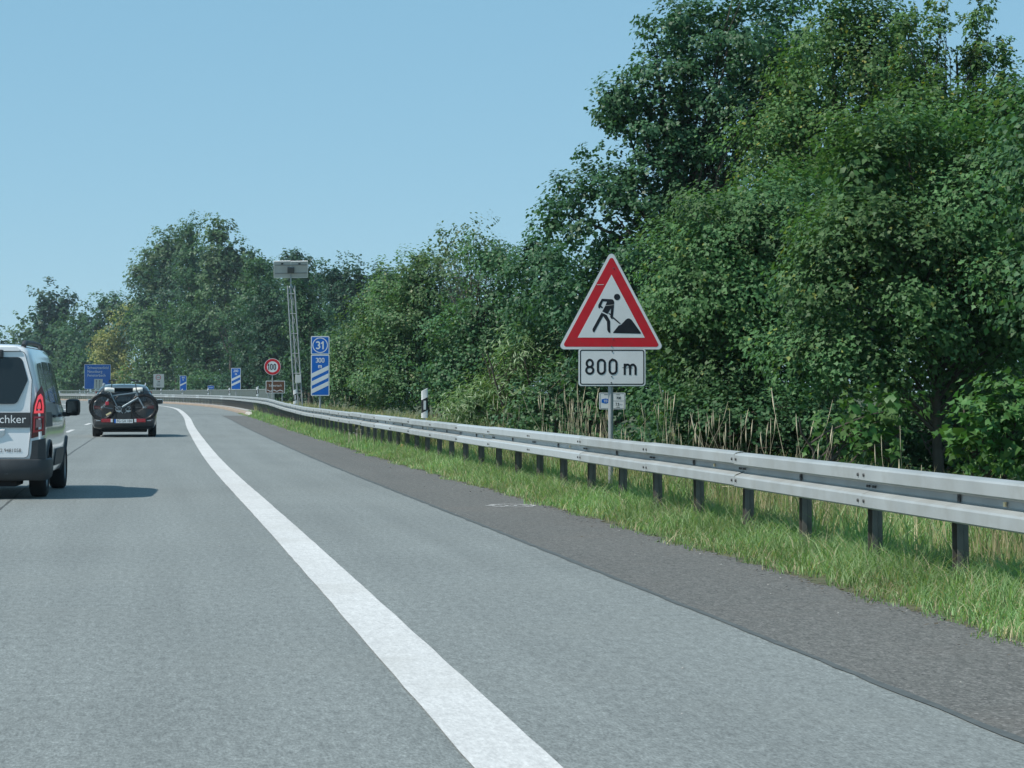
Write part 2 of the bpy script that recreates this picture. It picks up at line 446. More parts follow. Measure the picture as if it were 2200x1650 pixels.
def strokes(text, h, w, cx, cz, y, stroke=.145, track=0.0, mb=None):
    """Adds the text to a mesh: cap height h, overall width w (None: natural), centred at (cx, cz) on the plane y."""
    mb = mb or MB()
    adv = 0; items = []
    for c in text:
        st, a = glyph(c)
        items.append((st, adv)); adv += a + track
    adv -= track
    sx = h if w is None else w / adv
    x0 = cx - adv * sx / 2; z0 = cz - h / 2
    k = 0
    for st, off in items:
        for typ, pts in st:
            P = [Vector((x0 + (p[0] + off) * sx, z0 + p[1] * h)) for p in pts]
            hw = stroke * h / 2; m = len(P); A = []; B = []
            for i in range(m):
                if typ == 'c': d0 = P[i] - P[i - 1]; d1 = P[(i + 1) % m] - P[i]
                else:
                    d0 = P[i] - P[i - 1] if i else P[1] - P[0]
                    d1 = P[i + 1] - P[i] if i < m - 1 else P[m - 1] - P[m - 2]
                d0.normalize(); d1.normalize()
                n0 = Vector((-d0.y, d0.x)); n1 = Vector((-d1.y, d1.x)); nn = n0 + n1
                if nn.length < .2: nn = n0.copy()
                nn.normalize(); q = hw / max(.35, nn.dot(n0))
                A.append(P[i] + nn * q); B.append(P[i] - nn * q)
            yy = y - 0.0004 * (k % 4); k += 1
            vs = [(p.x, yy, p.y) for p in A] + [(p.x, yy, p.y) for p in B]
            fs = [(i, m + i, m + (i + 1) % m, (i + 1) % m) for i in range(m if typ == 'c' else m - 1)]
            mb.add(vs, fs)
    return mb

def words(text, h, cx, cz, y, align='CENTER', width=None):
    """Word in the built-in font as a mesh on the plane y facing -Y; h is the font size, width squeezes it."""
    cu = bpy.data.curves.new('lettering', 'FONT')
    cu.body = text; cu.size = h; cu.align_x = align; cu.align_y = 'CENTER'; cu.resolution_u = 3
    ob = bpy.data.objects.new('lettering', cu); COL.objects.link(ob)
    dg = bpy.context.evaluated_depsgraph_get()
    me = bpy.data.meshes.new_from_object(ob.evaluated_get(dg))
    mb = MB(); vs = [v.co.copy() for v in me.vertices]
    sx = 1.0
    if width:
        wd = max(v.x for v in vs) - min(v.x for v in vs); sx = width / wd
    mb.add([(cx + v.x * sx, y, cz + v.y) for v in vs], [tuple(p.vertices) for p in me.polygons])
    bpy.data.objects.remove(ob); bpy.data.meshes.remove(me); bpy.data.curves.remove(cu)
    return mb

# ------------------------------------------------------------------ where the road runs
# centre of the right edge line: (distance ahead, sideways), metres from the camera
_pts = np.array([(-60, 9.85), (-20, 4.13), (0, 1.27), (8.84, .02), (30.5, -3.08), (38.9, -4.30), (53.4, -6.33), (73.7, -9.08), (94, -11.8), (120, -15.2),
                 (147, -18.85), (172, -22.3), (198, -26.1), (238, -33.0), (275, -40.6), (311, -49.3), (360, -63.5), (420, -84.5), (500, -118.0)])
_yy = np.linspace(-60, 500, 1121)

def _spline(px, py, xs):
    n = len(px); h = np.diff(px); A = np.zeros((n, n)); r = np.zeros(n)
    A[0, 0] = A[-1, -1] = 1
    for i in range(1, n - 1):
        A[i, i - 1] = h[i - 1]; A[i, i] = 2 * (h[i - 1] + h[i]); A[i, i + 1] = h[i]
        r[i] = 3 * ((py[i + 1] - py[i]) / h[i] - (py[i] - py[i - 1]) / h[i - 1])
    c = np.linalg.solve(A, r)
    k = np.clip(np.searchsorted(px, xs) - 1, 0, n - 2); t = xs - px[k]
    b = (py[k + 1] - py[k]) / h[k] - h[k] * (2 * c[k] + c[k + 1]) / 3; d = (c[k + 1] - c[k]) / (3 * h[k])
    return py[k] + b * t + c[k] * t * t + d * t ** 3

_xx = _spline(_pts[:, 0], _pts[:, 1], _yy)
_ker = np.ones(25) / 25
_xx[12:-12] = np.convolve(_xx, _ker, 'valid')
_ss = np.concatenate([[0], np.cumsum(np.hypot(np.diff(_xx), np.diff(_yy)))])
_S0 = float(np.interp(0.0, _yy, _ss))
_dx = np.gradient(_xx, _yy)

def heading(Y):
    """Angle of the road from +Y, counter-clockwise."""
    return math.atan(-float(np.interp(Y, _yy, _dx)))

def road(Y, off, z=0.0):
    """Point beside the edge line at distance Y, off metres to its right."""
    x = float(np.interp(Y, _yy, _xx)); a = heading(Y)
    return Vector((x + off * math.cos(a), Y + off * math.sin(a), z))

def y_at_s(s):
    return float(np.interp(s + _S0, _ss, _yy))

def s_at_y(Y):
    return float(np.interp(Y, _yy, _ss)) - _S0

def beside(px, off, lo=9.0, hi=492.0):
    """Point off metres right of the edge line that the photograph shows at column px."""
    ys = np.linspace(lo, hi, 4000)
    x = np.interp(ys, _yy, _xx); a = np.arctan(-np.interp(ys, _yy, _dx))
    X = x + off * np.cos(a); Yp = ys + off * np.sin(a)
    c = 1100 + FPX * X / Yp
    k = int(np.argmin(np.abs(c - px)))
    return road(float(ys[k]), off)

def strip(name, o0, o1, y0, y1, z, mat, step=2.0, jitter=0.0, cross=1, z1=None, seed=1):
    """A sheet following the road between two offsets, with road coordinates as its UV map."""
    rg = random.Random(seed)
    n = max(2, int(round((y1 - y0) / step)) + 1)
    vs = []; uvs = []
    za = z; zb = z if z1 is None else z1
    for i in range(n):
        Y = y0 + (y1 - y0) * i / (n - 1); s = s_at_y(Y)
        for k in range(cross + 1):
            t = k / cross; o = o0 + (o1 - o0) * t
            if jitter and k in (0, cross): o += rg.uniform(-jitter, jitter)
            p = road(Y, o, za + (zb - za) * t); vs.append(p); uvs.append((o, s))
    m = cross + 1
    fs = [(i * m + k, i * m + k + 1, (i + 1) * m + k + 1, (i + 1) * m + k) for i in range(n - 1) for k in range(cross)]
    me = bpy.data.meshes.new(name); me.from_pydata(vs, [], fs); me.update()
    ul = me.uv_layers.new(name='road')
    for lp in me.loops: ul.data[lp.index].uv = uvs[lp.vertex_index]
    me.materials.append(MAT[mat])
    return me
# ------------------------------------------------------------------ ground, carriageway, markings
def structure(name, me, parent=None):
    o = link(name, me, parent)
    if parent is None: o['kind'] = 'structure'
    return o

def ground_sheet():
    xs = sorted(set(list(np.linspace(-1500, -140, 14)) + list(np.linspace(-140, 60, 41)) + list(np.linspace(60, 1500, 14))))
    ys = sorted(set(list(np.linspace(-900, -60, 8)) + list(np.linspace(-60, 460, 66)) + list(np.linspace(460, 2100, 16))))
    vs = []
    for y in ys:
        for x in xs:
            z = -0.05
            if -60 <= y <= 500:
                o = x - float(np.interp(y, _yy, _xx))
                if o > 7: z += min(0.9, (o - 7) * 0.05) + 0.12 * mnoise.noise((x * .15, y * .15, 0))
                if o < -20: z += min(0.5, (-20 - o) * 0.03)
            vs.append((x, y, z))
    n = len(xs)
    fs = [(j * n + i, j * n + i + 1, (j + 1) * n + i + 1, (j + 1) * n + i) for j in range(len(ys) - 1) for i in range(n - 1)]
    me = bpy.data.meshes.new('ground'); me.from_pydata(vs, [], fs); me.update(); me.materials.append(MAT['forest_soil']); me.shade_smooth()
    return structure('ground', me)
ground_sheet()
structure('verge', strip('verge', 3.18, 7.6, -50, 440, -0.012, 'soil', 2.0, cross=3, z1=0.02))
structure('median', strip('median', -15.5, -8.9, -50, 440, -0.014, 'soil', 4.0, cross=2))
structure('opposite_carriageway', strip('opposite_carriageway', -26.5, -15.4, -50, 440, -0.010, 'asphalt', 4.0, cross=3))
structure('road', strip('road', -9.1, 1.955, -50, 440, 0.0, 'asphalt', 2.0, cross=6))
structure('hard_shoulder', strip('hard_shoulder', 1.90, 3.27, -50, 138, -0.006, 'asphalt_dark', 0.16, jitter=0.05, cross=2, seed=3))
structure('bridge_shoulder_pavement', strip('bridge_shoulder_pavement', 1.90, 3.45, 138, 440, -0.005, 'asphalt', 2.0, cross=2))
# tar seam between the road and the darker shoulder, worn dust line beside it
structure('tar_seam', strip('tar_seam', 1.930, 1.978, -50, 138, 0.004, 'tar', 0.3, jitter=0.009, seed=5))
structure('lane_joint', strip('lane_joint', -2.875, -2.85, -50, 138, 0.004, 'tar', 0.5, jitter=0.008, seed=7))
structure('edge_line_marking', strip('edge_line_marking', -0.152, 0.152, -50, 440, 0.005, 'paint_line', 0.4, jitter=0.003, cross=2, seed=8))
structure('left_edge_line_marking', strip('left_edge_line_marking', -8.15, -7.9, -50, 440, 0.005, 'paint_line', 1.0, jitter=0.006, seed=9))
road_obj = bpy.data.objects['road']
for k in range(-2, 22):
    Yc = 84.4 + 18.0 * (k - 4)
    if -20 < Yc < 400:
        structure('lane_dash', strip('lane_dash', -4.08, -3.93, Yc - 3, Yc + 3, 0.005, 'paint_line', 0.75, jitter=0.004, seed=20 + k), road_obj)
# joints across the carriageway where the bridge begins
def cross_joint(Y, o0, o1, w, seed):
    rg = random.Random(seed); vs = []; n = 40
    for i in range(n + 1):
        o = o0 + (o1 - o0) * i / n; j = rg.uniform(-.03, .03)
        vs += [road(Y - w / 2 + j, o, .0065), road(Y + w / 2 + j, o, .0065)]
    mb = MB(); mb.add(vs, [(2 * i, 2 * i + 2, 2 * i + 3, 2 * i + 1) for i in range(n)])
    structure('bridge_joint', mb.mesh('bridge_joint', 'tar'), road_obj)
cross_joint(146.0, -9.0, 3.35, 0.55, 1)
cross_joint(136.5, -9.0, 1.9, 0.25, 2)

# raised kerb and walkway on the bridge
def kerb():
    mb = MB(); n = 120; prof = [(3.33, 0.0), (3.35, .13), (3.39, .17), (3.62, .18), (3.62, -.04)]
    m = len(prof)
    for i in range(n + 1):
        Y = 140.5 + (430 - 140.5) * i / n
        mb.v += [tuple(road(Y, o, z)) for o, z in prof]
    for i in range(n):
        for k in range(m - 1):
            a = i * m + k; mb.f.append((a, a + 1, a + m + 1, a + m))
    mb.f.append(tuple(range(m)))
    return structure('kerb', mb.mesh('kerb', 'kerb_stone', 30))
kb = kerb()
# the sloping end stone of the kerb
mb = MB(); a = [road(136.2, 3.36, -.01), road(136.2, 3.60, -.01), road(140.45, 3.64, -.01), road(140.45, 3.31, -.01)]
b = [road(136.25, 3.38, .03), road(136.25, 3.58, .03), road(140.45, 3.64, .185), road(140.45, 3.31, .185)]
mb.add(a + b, [(0, 1, 2, 3), (4, 7, 6, 5), (0, 4, 5, 1), (1, 5, 6, 2), (2, 6, 7, 3), (3, 7, 4, 0)])
structure('kerb_end_stone', mb.mesh('kerb_end_stone', 'kerb_light'), kb)
structure('bridge_walkway', strip('bridge_walkway', 3.60, 6.0, 146, 430, 0.17, 'concrete', 3.0, cross=2))

# spray-painted outline on the dark shoulder
def chalk():
    mb = MB(); rg = random.Random(4)
    def P(px, py, z=.0): 
        Y = 7150.0 / (py - HORIZON); return Vector(((px - 1100) * Y / FPX, Y, z))
    path = [(1045, 1085.5), (1075, 1082.5), (1108, 1083.0), (1136, 1083.5), (1149, 1085.5), (1132, 1088.2), (1100, 1088.6), (1072, 1087.6), (1048, 1085.9)]
    path2 = [(1072, 1084.6), (1095, 1086.2), (1120, 1085.0), (1138, 1086.2)]
    k = 0
    for pth, w in ((path, .022), (path2, .016)):
        P3 = []
        for i in range(len(pth) - 1):
            for t in np.linspace(0, 1, 6)[:-1]:
                a, b = P(*pth[i]), P(*pth[i + 1]); p = a.lerp(b, t); p += Vector((rg.uniform(-.01, .01), rg.uniform(-.05, .05), 0)); P3.append(p)
        for i in range(len(P3) - 1):
            a, b = P3[i], P3[i + 1]; d = (b - a).normalized(); n = Vector((-d.y, d.x, 0)) * w * rg.uniform(.6, 1.3)
            z = -.0015 + .0003 * (k % 3); k += 1
            q = [a - n, b - n, b + n, a + n]
            mb.add([(v.x, v.y, z) for v in q], [(0, 1, 2, 3)])
    return structure('spray_marking', mb.mesh('spray_marking', 'paint_line'))
sp = chalk()

# pale pebbles and crumbs lying on the shoulder
def pebbles():
    rg = random.Random(12); mb = MB()
    for i in range(70):
        Y = 9 + 45 * rg.random() ** 1.6; o = 3.2 - abs(rg.gauss(0, .55)) if rg.random() < .8 else rg.uniform(-3, 1.9)
        r = rg.uniform(.003, .009); c = road(Y, o, r * .5)
        vs = [c + Vector((rg.uniform(.6, 1.2) * r * math.cos(k * 1.05), rg.uniform(.6, 1.2) * r * math.sin(k * 1.05), rg.uniform(-.3, .3) * r)) for k in range(6)]
        vs += [c + Vector((0, 0, r * .8))]
        mb.add(vs, [(k, (k + 1) % 6, 6) for k in range(6)])
    o = mb.build('shoulder_gravel', 'concrete')
    tag(o, 'pale loose grit and pebbles scattered over the dark hard shoulder', 'gravel', kind='stuff')
pebbles()

def edge_litter():
    rg = random.Random(31); mb = MB()
    for i in range(2600):
        Y = 9 + 50 * rg.random() ** 1.7; o = 3.24 + rg.gauss(0, .06) - (abs(rg.gauss(0, .25)) if rg.random() < .12 else 0)
        c = road(Y, o, .004 + rg.random() * .006); r = rg.uniform(.006, .022); a = rg.uniform(0, 6.28)
        u = Vector((math.cos(a), math.sin(a), rg.uniform(-.2, .3))) * r; v = Vector((-math.sin(a), math.cos(a), rg.uniform(-.1, .4))) * r * rg.uniform(.3, .8)
        mb.add([c - u, c - v * .6, c + u, c + v], [(0, 1, 2, 3)])
    tag(mb.build('edge_litter', 'leaf_litter'), 'dry soil crumbs and dead leaves along the edge of the verge', 'litter', kind='stuff')
edge_litter()

# ------------------------------------------------------------------ guard rail
RAIL_OFF = 3.80
def sstep(a, b, x):
    t = min(1, max(0, (x - a) / (b - a))); return t * t * (3 - 2 * t)
def rail_lift(Y): return 0.20 * sstep(84, 134, Y)
def rail_off(Y): return RAIL_OFF + 0.15 * sstep(110, 160, Y)

# W profile (depth towards the back, height): double-wave beam, 310 mm high
PROF = [(.086, .000), (.050, .002), (.008, .010), (.000, .020), (.000, .094), (.010, .108), (.062, .128), (.078, .134), (.084, .142), (.084, .182), (.078, .190),
        (.030, .194), (.008, .200), (.000, .210), (.000, .286), (.010, .298), (.050, .309), (.086, .310)]
def beam_mesh(name, mat, L=4.02):
    mb = MB(); T = .004; m = len(PROF); xs = [0, L * .33, L * .66, L]
    for x in xs:
        for d, z in PROF: mb.v.append((d, x, z))
        for d, z in PROF: mb.v.append((d + T, x, z))
    q = 2 * m
    for i in range(len(xs) - 1):
        for k in range(m - 1):
            a = i * q + k
            mb.f.append((a, a + q, a + q + 1, a + 1)); mb.f.append((a + m, a + m + 1, a + q + m + 1, a + q + m))
        for k in (0, m - 1):
            a = i * q + k; mb.f.append((a, a + m, a + q + m, a + q))
    for i in (0, len(xs) - 1):
        for k in range(m - 1):
            a = i * q + k; mb.f.append((a, a + 1, a + m + 1, a + m))
    return mb.mesh(name, mat, 24)
beam_meshes = [beam_mesh('beam', 'galv'), beam_mesh('beam', 'galv_new')]
# lap joint: short plate edge and its bolts
def bolt_mesh():
    mb = MB()
    for z in (.060, .245):
        for y in (-.075, .075):
            mb.tube([(.000, y, z), (-.012, y, z)], [.013, .011], 8)
    for y in (-.10, -.05, .05, .10):
        mb.tube([(.078, y, .161), (.066, y, .161)], .011, 6)
    return mb.mesh('bolt', 'bolt_dark', 40)
bolts = bolt_mesh()
def mid_bolt_mesh():
    mb = MB()
    mb.tube([(.078, 0, .161), (.066, 0, .161)], .016, 8)
    mb.box((.074, .0, .161), (.006, .05, .05))
    return mb.mesh('bolt', 'bolt_dark', 40)
mid_bolts = mid_bolt_mesh()
def post_mesh():
    """Folded sigma post with its spacer bracket."""
    mb = MB(); T = .005
    path = [(-.050, -.055), (-.050, -.015), (-.030, -.005), (-.030, .025), (.030, .025), (.030, -.005), (.050, -.015), (.050, -.055)]  # (along the road, across)
    zt = .70
    for i in range(len(path) - 1):
        (a0, b0), (a1, b1) = path[i], path[i + 1]
        d = Vector((a1 - a0, b1 - b0)).normalized(); n = Vector((-d.y, d.x)) * T
        q = [(b0, a0), (b1, a1), (b1 + n.y, a1 + n.x), (b0 + n.y, a0 + n.x)]
        vs = [(x, y, z) for z in (-.4, zt) for x, y in q]
        mb.add(vs, [(0, 1, 2, 3), (4, 7, 6, 5), (0, 4, 5, 1), (1, 5, 6, 2), (2, 6, 7, 3), (3, 7, 4, 0)])
    return mb.mesh('post', 'galv_dark')
posts_me = post_mesh()
def bracket_mesh():
    mb = MB(); mb.box((.205, 0, .615), (.10, .07, .16), bev=.004)
    return mb.mesh('bracket', 'galv_dark')
bracket_me = bracket_mesh()
refl_me = MB().box((.070, 0, .161), (.012, .035, .03), bev=.003).mesh('reflector', 'reflector_amber')

rail = thing('guard_rail', road(12, RAIL_OFF), 0, 'galvanised steel W-beam guard rail on posts along the right side of the road', 'guard rail')
Minv = Matrix.Translation(rail.location).inverted()
rr = random.Random(5)
s = -10.0; i = 0
S_END = s_at_y(405)
while s < S_END:
    Y0, Y1 = y_at_s(s), y_at_s(s + 4.0)
    wob = lambda: rr.uniform(-.006, .006)
    p0 = road(Y0, rail_off(Y0), .46 + rail_lift(Y0)); p1 = road(Y1, rail_off(Y1), .46 + rail_lift(Y1))
    d = p1 - p0
    yaw = math.atan2(-d.x, d.y); pitch = math.atan2(d.z, math.hypot(d.x, d.y))
    new = (27 < Y0 < 36.5) or rr.random() < .10
    o = link('beam', beam_meshes[1 if new else 0], rail)
    o.matrix_local = Minv @ Matrix.Translation(p0 + Vector((wob() * .4, 0, wob()))) @ Matrix.Rotation(yaw, 4, 'Z') @ Matrix.Rotation(pitch, 4, 'X')
    if new and 27 < Y0 < 36.5: o['label'] = 'brighter, newer beam section with chalky patches'
    if Y0 < 260:
        tag(link('bolt', bolts, o), kind='stuff')
        if Y0 < 120: tag(link('bolt', mid_bolts, o, (0, 2.0, 0)), kind='stuff')
        if Y0 < 60 and i % 2 == 0: link('reflector', refl_me, o, (0, 1.1, 0))
    for ps in (0.35, 2.35):
        Yp = y_at_s(s + ps); pp = road(Yp, rail_off(Yp) + .22, rail_lift(Yp))
        q = link('post', posts_me, rail); q.matrix_local = Minv @ Matrix.Translation(pp) @ Matrix.Rotation(heading(Yp) + rr.uniform(-.05, .05), 4, 'Z') @ Matrix.Rotation(rr.uniform(-.02, .02), 4, 'Y')
        if Yp < 150:
            link('bracket', bracket_me, q, (-.27, 0, .0))
    s += 4.0; i += 1

# ------------------------------------------------------------------ bridge parapet
par = thing('bridge_parapet', road(150, 5.3), 0, 'grey green steel bridge railing with upright bars behind the guard rail', 'railing')
Mp = Matrix.Translation(par.location).inverted()
def rail_line(name, zc, r, y0=150, y1=400, n=90):
    pts = [Mp @ road(y0 + (y1 - y0) * k / n, 5.3, zc) for k in range(n + 1)]
    MB().tube(pts, r, 6).build(name, 'parapet_paint', par, 40)
rail_line('top_rail', 1.43, .035); rail_line('bottom_rail', .38, .022)
bars = MB(); k = 0; s0 = s_at_y(150); s1 = s_at_y(400)
pm = MB().box((0, 0, .80), (.06, .05, 1.26)).mesh('post', 'parapet_paint')
while s0 < s1:
    Y = y_at_s(s0)
    if k % 17 == 0:
        q = link('post', pm, par); q.matrix_local = Mp @ Matrix.Translation(road(Y, 5.3, 0)) @ Matrix.Rotation(heading(Y), 4, 'Z')
    else:
        p = Mp @ road(Y, 5.3, .90); bars.box(p, (.02, .02, 1.04))
    s0 += 0.14 if Y < 330 else .28; k += 1
bo = bars.build('upright_bars', 'parapet_paint', par); bo['kind'] = 'stuff'
# ------------------------------------------------------------------ traffic signs
def px(x, y, Y):
    """World point at distance Y that the photograph shows at pixel (x, y)."""
    return Vector(((x - 1100) * Y / FPX, Y, EYE + (HORIZON - y) * Y / FPX))

def pole(parent, x, z0, z1, r=.03, y=.045, name='post', mat='pole'):
    MB().tube([(x, y, z0), (x, y, z1)], r, 12).build(name, mat, parent, 40)

def panel(parent, name, outline, y=0.0, t=.004, back='alu'):
    """Aluminium sign blank."""
    return MB().prism(outline, y - t, y).build(name, back, parent)

def layer(parent, name, mb, mat):
    return mb.build(name, mat, parent)

def flat(outline, y, t=.0015):
    return MB().prism(outline, y - t, y)

def clamps(parent, zs, y=.02):
    for z in zs:
        MB().box((0, y, z), (.10, .045, .03)).build('clamp', 'alu', parent)

def screws(parent, pts, y, r=.009):
    for x, z in pts:
        MB().tube([(x, y, z), (x, y - .004, z)], [r, r * .8], 8).build('screw', 'bolt_dark', parent)

# --- roadworks warning triangle with its 800 m plate
SY = 31.4
k_ = SY / FPX
base = px(1313, 841, SY); base.z = -.02
ws = thing('roadworks_sign', base, heading(SY) * .75, 'red and white warning triangle of a digging worker above an 800 m plate', 'traffic sign')
def S(x, y): return ((x - 1313) * k_, EYE + .02 + (HORIZON - y) * k_)      # sign face coordinates from the photograph
tri = [(-.66, S(0, 751)[1]), (.66, S(0, 751)[1]), (.005, S(0, 536)[1])]
tri_out = rpoly(tri, .045, 6)
tp = panel(ws, 'triangle_panel', tri_out)
def inset(poly, d):
    n = len(poly); c = []
    for i in range(n):
        p0, p1, p2 = Vector(poly[i - 1]), Vector(poly[i]), Vector(poly[(i + 1) % n])
        d0 = (p1 - p0).normalized(); d1 = (p2 - p1).normalized()
        n0 = Vector((-d0.y, d0.x)); n1 = Vector((-d1.y, d1.x)); nn = (n0 + n1).normalized()
        c.append(tuple(p1 + nn * (d / nn.dot(n0))))
    return c
layer(tp, 'white_border', flat(rpoly(inset(tri, .004), .043, 6), -.004), 'sign_white')
red_t = inset(tri, .034)
layer(tp, 'red_border', flat(rpoly(red_t, .028, 6), -.0056), 'sign_red')
layer(tp, 'white_field', flat(inset(tri, .034 + .112), -.0072), 'sign_white')
pict = layer(tp, 'pictogram', MB(), 'sign_black')
def Q(pts):   # pixels of the enlarged view of the pictogram
    return [S(1240 + x / 11.79, 600 + y / 11.79) for x, y in pts]
def pic(pts, y=-.0088):
    area = 0; P_ = Q(pts)
    return flat(P_, y)
pm_ = MB()
def addp(m2):
    pm_.add(m2.v, m2.f)
addp(flat(circ((80 / 11.79) * k_, *S(1240 + 1010 / 11.79, 600 + 448 / 11.79), n=28), -.0088))
addp(pic([(620, 494), (880, 506), (915, 525), (937, 575), (925, 740), (905, 945), (890, 1012), (862, 1000), (832, 955), (838, 905), (855, 740), (765, 880), (630, 815), (700, 690), (752, 566), (648, 562), (600, 670), (650, 708), (632, 738), (585, 712), (558, 745), (528, 715), (530, 650)]))
addp(pic([(612, 842), (745, 905), (832, 1055), (836, 1362), (790, 1345), (758, 1290), (750, 1075), (655, 935), (420, 1352), (385, 1318), (380, 1265)]))
addp(pic([(797, 848), (838, 872), (842, 900), (828, 906), (788, 870)]))
addp(pic([(912, 950), (1102, 1118), (1085, 1140), (898, 990)]))
addp(pic([(905, 1352), (1050, 1170), (1110, 1150), (1235, 1020), (1270, 995), (1310, 988), (1345, 1000), (1385, 1030), (1620, 1352), (1612, 1378), (912, 1362)]))
_o = pict; _me = pm_.mesh('pictogram', 'sign_black'); _o.data = _me
# a pale scratch across the worker and one on the red border
mbx = MB(); mbx.add([(q[0], -.0106, q[1]) for q in Q([(690, 668), (935, 640), (935, 648), (690, 678)])], [(0, 3, 2, 1)])
mbx.add([(q[0], -.0089, q[1]) for q in Q([(480, 132), (670, 128), (665, 142), (500, 148)])], [(0, 3, 2, 1)])
layer(tp, 'scratch', mbx, 'sign_grey')
screws(tp, [S(1318, 576), S(1317, 729), S(1314, 744)], -.0075)
pw, ph = 146 * k_, 81.5 * k_
pcx, pcz = S(1315, 789)
plate = panel(ws, 'distance_plate', rrect(pw, ph, .038, pcx, pcz))
layer(plate, 'white_field', flat(rrect(pw - .008, ph - .008, .036, pcx, pcz), -.004), 'sign_white')
bo_ = rrect(pw - .036, ph - .036, .028, pcx, pcz); bi_ = rrect(pw - .062, ph - .062, .018, pcx, pcz)
layer(plate, 'black_border', MB().ring(bo_, bi_, -.0068, -.0055), 'sign_black')
tx = S(1313.5, 792)
nums = strokes('800', 35 * k_, None, S(1293, 0)[0], S(0, 788)[1], -.0072, stroke=.135, track=.06)
strokes('m', 35 * k_, None, S(1354.5, 0)[0], S(0, 788)[1], -.0072, stroke=.135, mb=nums)
layer(plate, 'lettering', nums, 'sign_black')
screws(plate, [S(1315, 755), S(1314, 809), S(1313, 822), S(1315, 771)], -.0075)
pole(ws, 0, -.3, S(0, 556)[1], .030)
clamps(ws, [S(0, 590)[1], S(0, 735)[1], S(0, 760)[1], S(0, 815)[1]])

# --- small white plate A 93 / 700 / 7,5 behind it
Y2 = 33.6; q_ = Y2 / FPX
b2 = px(1315.5, 841, Y2); b2.z = 0
sp2 = thing('kilometre_plate', b2, heading(Y2) * .7, 'small white plate with blue 93 badge and number 700, behind the tall sign post', 'sign')
def S2(x, y): return ((x - 1315.5) * q_, EYE + (HORIZON - y) * q_)
w2, h2 = 57 * q_, 36 * q_; c2 = S2(1315.5, 861.5)
pl2 = panel(sp2, 'plate', rrect(w2, h2, .014, *c2))
layer(pl2, 'white_field', flat(rrect(w2 - .003, h2 - .003, .013, *c2), -.004), 'sign_white')
layer(pl2, 'border', MB().ring(rrect(w2 - .022, h2 - .022, .006, *c2), rrect(w2 - .028, h2 - .028, .004, *c2), -.0068, -.0055), 'sign_black')
sh = [S2(*p) for p in ((1292, 858), (1300.5, 856), (1309, 858), (1309, 865), (1300.5, 867), (1292, 865))]
layer(pl2, 'badge', flat(sh, -.0055), 'sign_blue')
t2 = strokes('93', 5.6 * q_, None, *S2(1301, 861.5), -.0072, stroke=.17)
layer(pl2, 'badge_number', t2, 'sign_white')
t2 = strokes('700', 5.6 * q_, None, *S2(1329, 855), -.0062, stroke=.17)
strokes('7,5', 6.2 * q_, None, *S2(1326.5, 868.5), -.0062, stroke=.17, mb=t2)
w_ = words('km', 4.2 * q_, *S2(1335, 869.3), -.0062); t2.add(w_.v, w_.f)
for (xa, ya) in ((1301.5, 848), (1328, 848.2), (1328, 875)):
    t2.add([(p[0], -.0062, p[1]) for p in (S2(xa - 4, ya + .5), S2(xa + 4, ya + .5), S2(xa + 4, ya - .5), S2(xa - 4, ya - .5))], [(0, 1, 2, 3)])
t2.add([(p[0], -.0062, p[1]) for p in (S2(1317.2, 861.8), S2(1341, 861.8), S2(1341, 861.1), S2(1317.2, 861.1))], [(0, 1, 2, 3)])
t2.add([(p[0], -.0062, p[1]) for p in (S2(1316.6, 876), S2(1317.2, 876), S2(1317.2, 847), S2(1316.6, 847))], [(0, 1, 2, 3)])
layer(pl2, 'lettering', t2, 'sign_black')
pole(sp2, 0, -.2, S2(0, 846)[1], .02)

# --- exit countdown beacons
def beacon(pxx, off, wpx, y_top, y_bot, n, text, label, top=None):
    p = beside(pxx, off); Yd = p.y; q = Yd / FPX
    t = thing('countdown_beacon', (p.x, p.y, -.02), heading(Yd), label, 'traffic sign', 'blue countdown beacons before the exit')
    def z(y): return EYE + .02 + (HORIZON - y) * q
    w = wpx * q; h = z(y_top) - z(y_bot); cz = (z(y_top) + z(y_bot)) / 2; r = w * .06
    pn = panel(t, 'beacon_panel', rrect(w, h, r, 0, cz))
    layer(pn, 'white_border', flat(rrect(w - .006, h - .006, r * .95, 0, cz), -.004, .002), 'sign_white')
    bw = w * .055
    layer(pn, 'blue_field', flat(rrect(w - 2 * bw, h - 2 * bw, r * .5, 0, cz), -.006, .003), 'sign_blue')
    zt = cz + h / 2
    m = strokes(text, h * .115, None, 0, zt - h * .135, -.0115, stroke=.17)
    strokes('m', h * .105, None, 0, zt - h * .275, -.0115, stroke=.17, mb=m)
    layer(pn, 'lettering', m, 'sign_white')
    wi = w - 2 * bw; sw = h * .108; rise = w * .43
    tops = {3: (.455, .645, .835), 2: (.50, .735), 1: (.60,)}[n]
    for f in tops:
        z0 = zt - h * f
        poly = [(-wi / 2, z0 - sw), (wi / 2, z0 - sw + rise), (wi / 2, z0 + rise), (-wi / 2, z0)]
        layer(pn, 'stripe', flat(poly, -.009, .002), 'sign_white')
    zb = cz - h / 2
    if top:
        ya, yb, num = top
        hz = z(ya) - z(yb); c = (z(ya) + z(yb)) / 2
        p2 = panel(t, 'number_panel', rrect(w, hz, r, 0, c))
        layer(p2, 'white_border', flat(rrect(w - .006, hz - .006, r * .95, 0, c), -.004, .002), 'sign_white')
        layer(p2, 'blue_field', flat(rrect(w - 2 * bw, hz - 2 * bw, r * .5, 0, c), -.006, .003), 'sign_blue')
        layer(p2, 'ring', MB().ring(circ(w * .415, 0, c), circ(w * .37, 0, c), -.0115, -.009), 'sign_white')
        layer(p2, 'lettering', strokes(num, w * .43, None, 0, c, -.0115, stroke=.175), 'sign_white')
        zt = c + hz / 2
    pole(t, 0, -.2, zt - .03, .04, .055)
    MB().box((0, .015, cz), (w * .8, .025, .04)).build('bracket', 'alu', t)
    return t
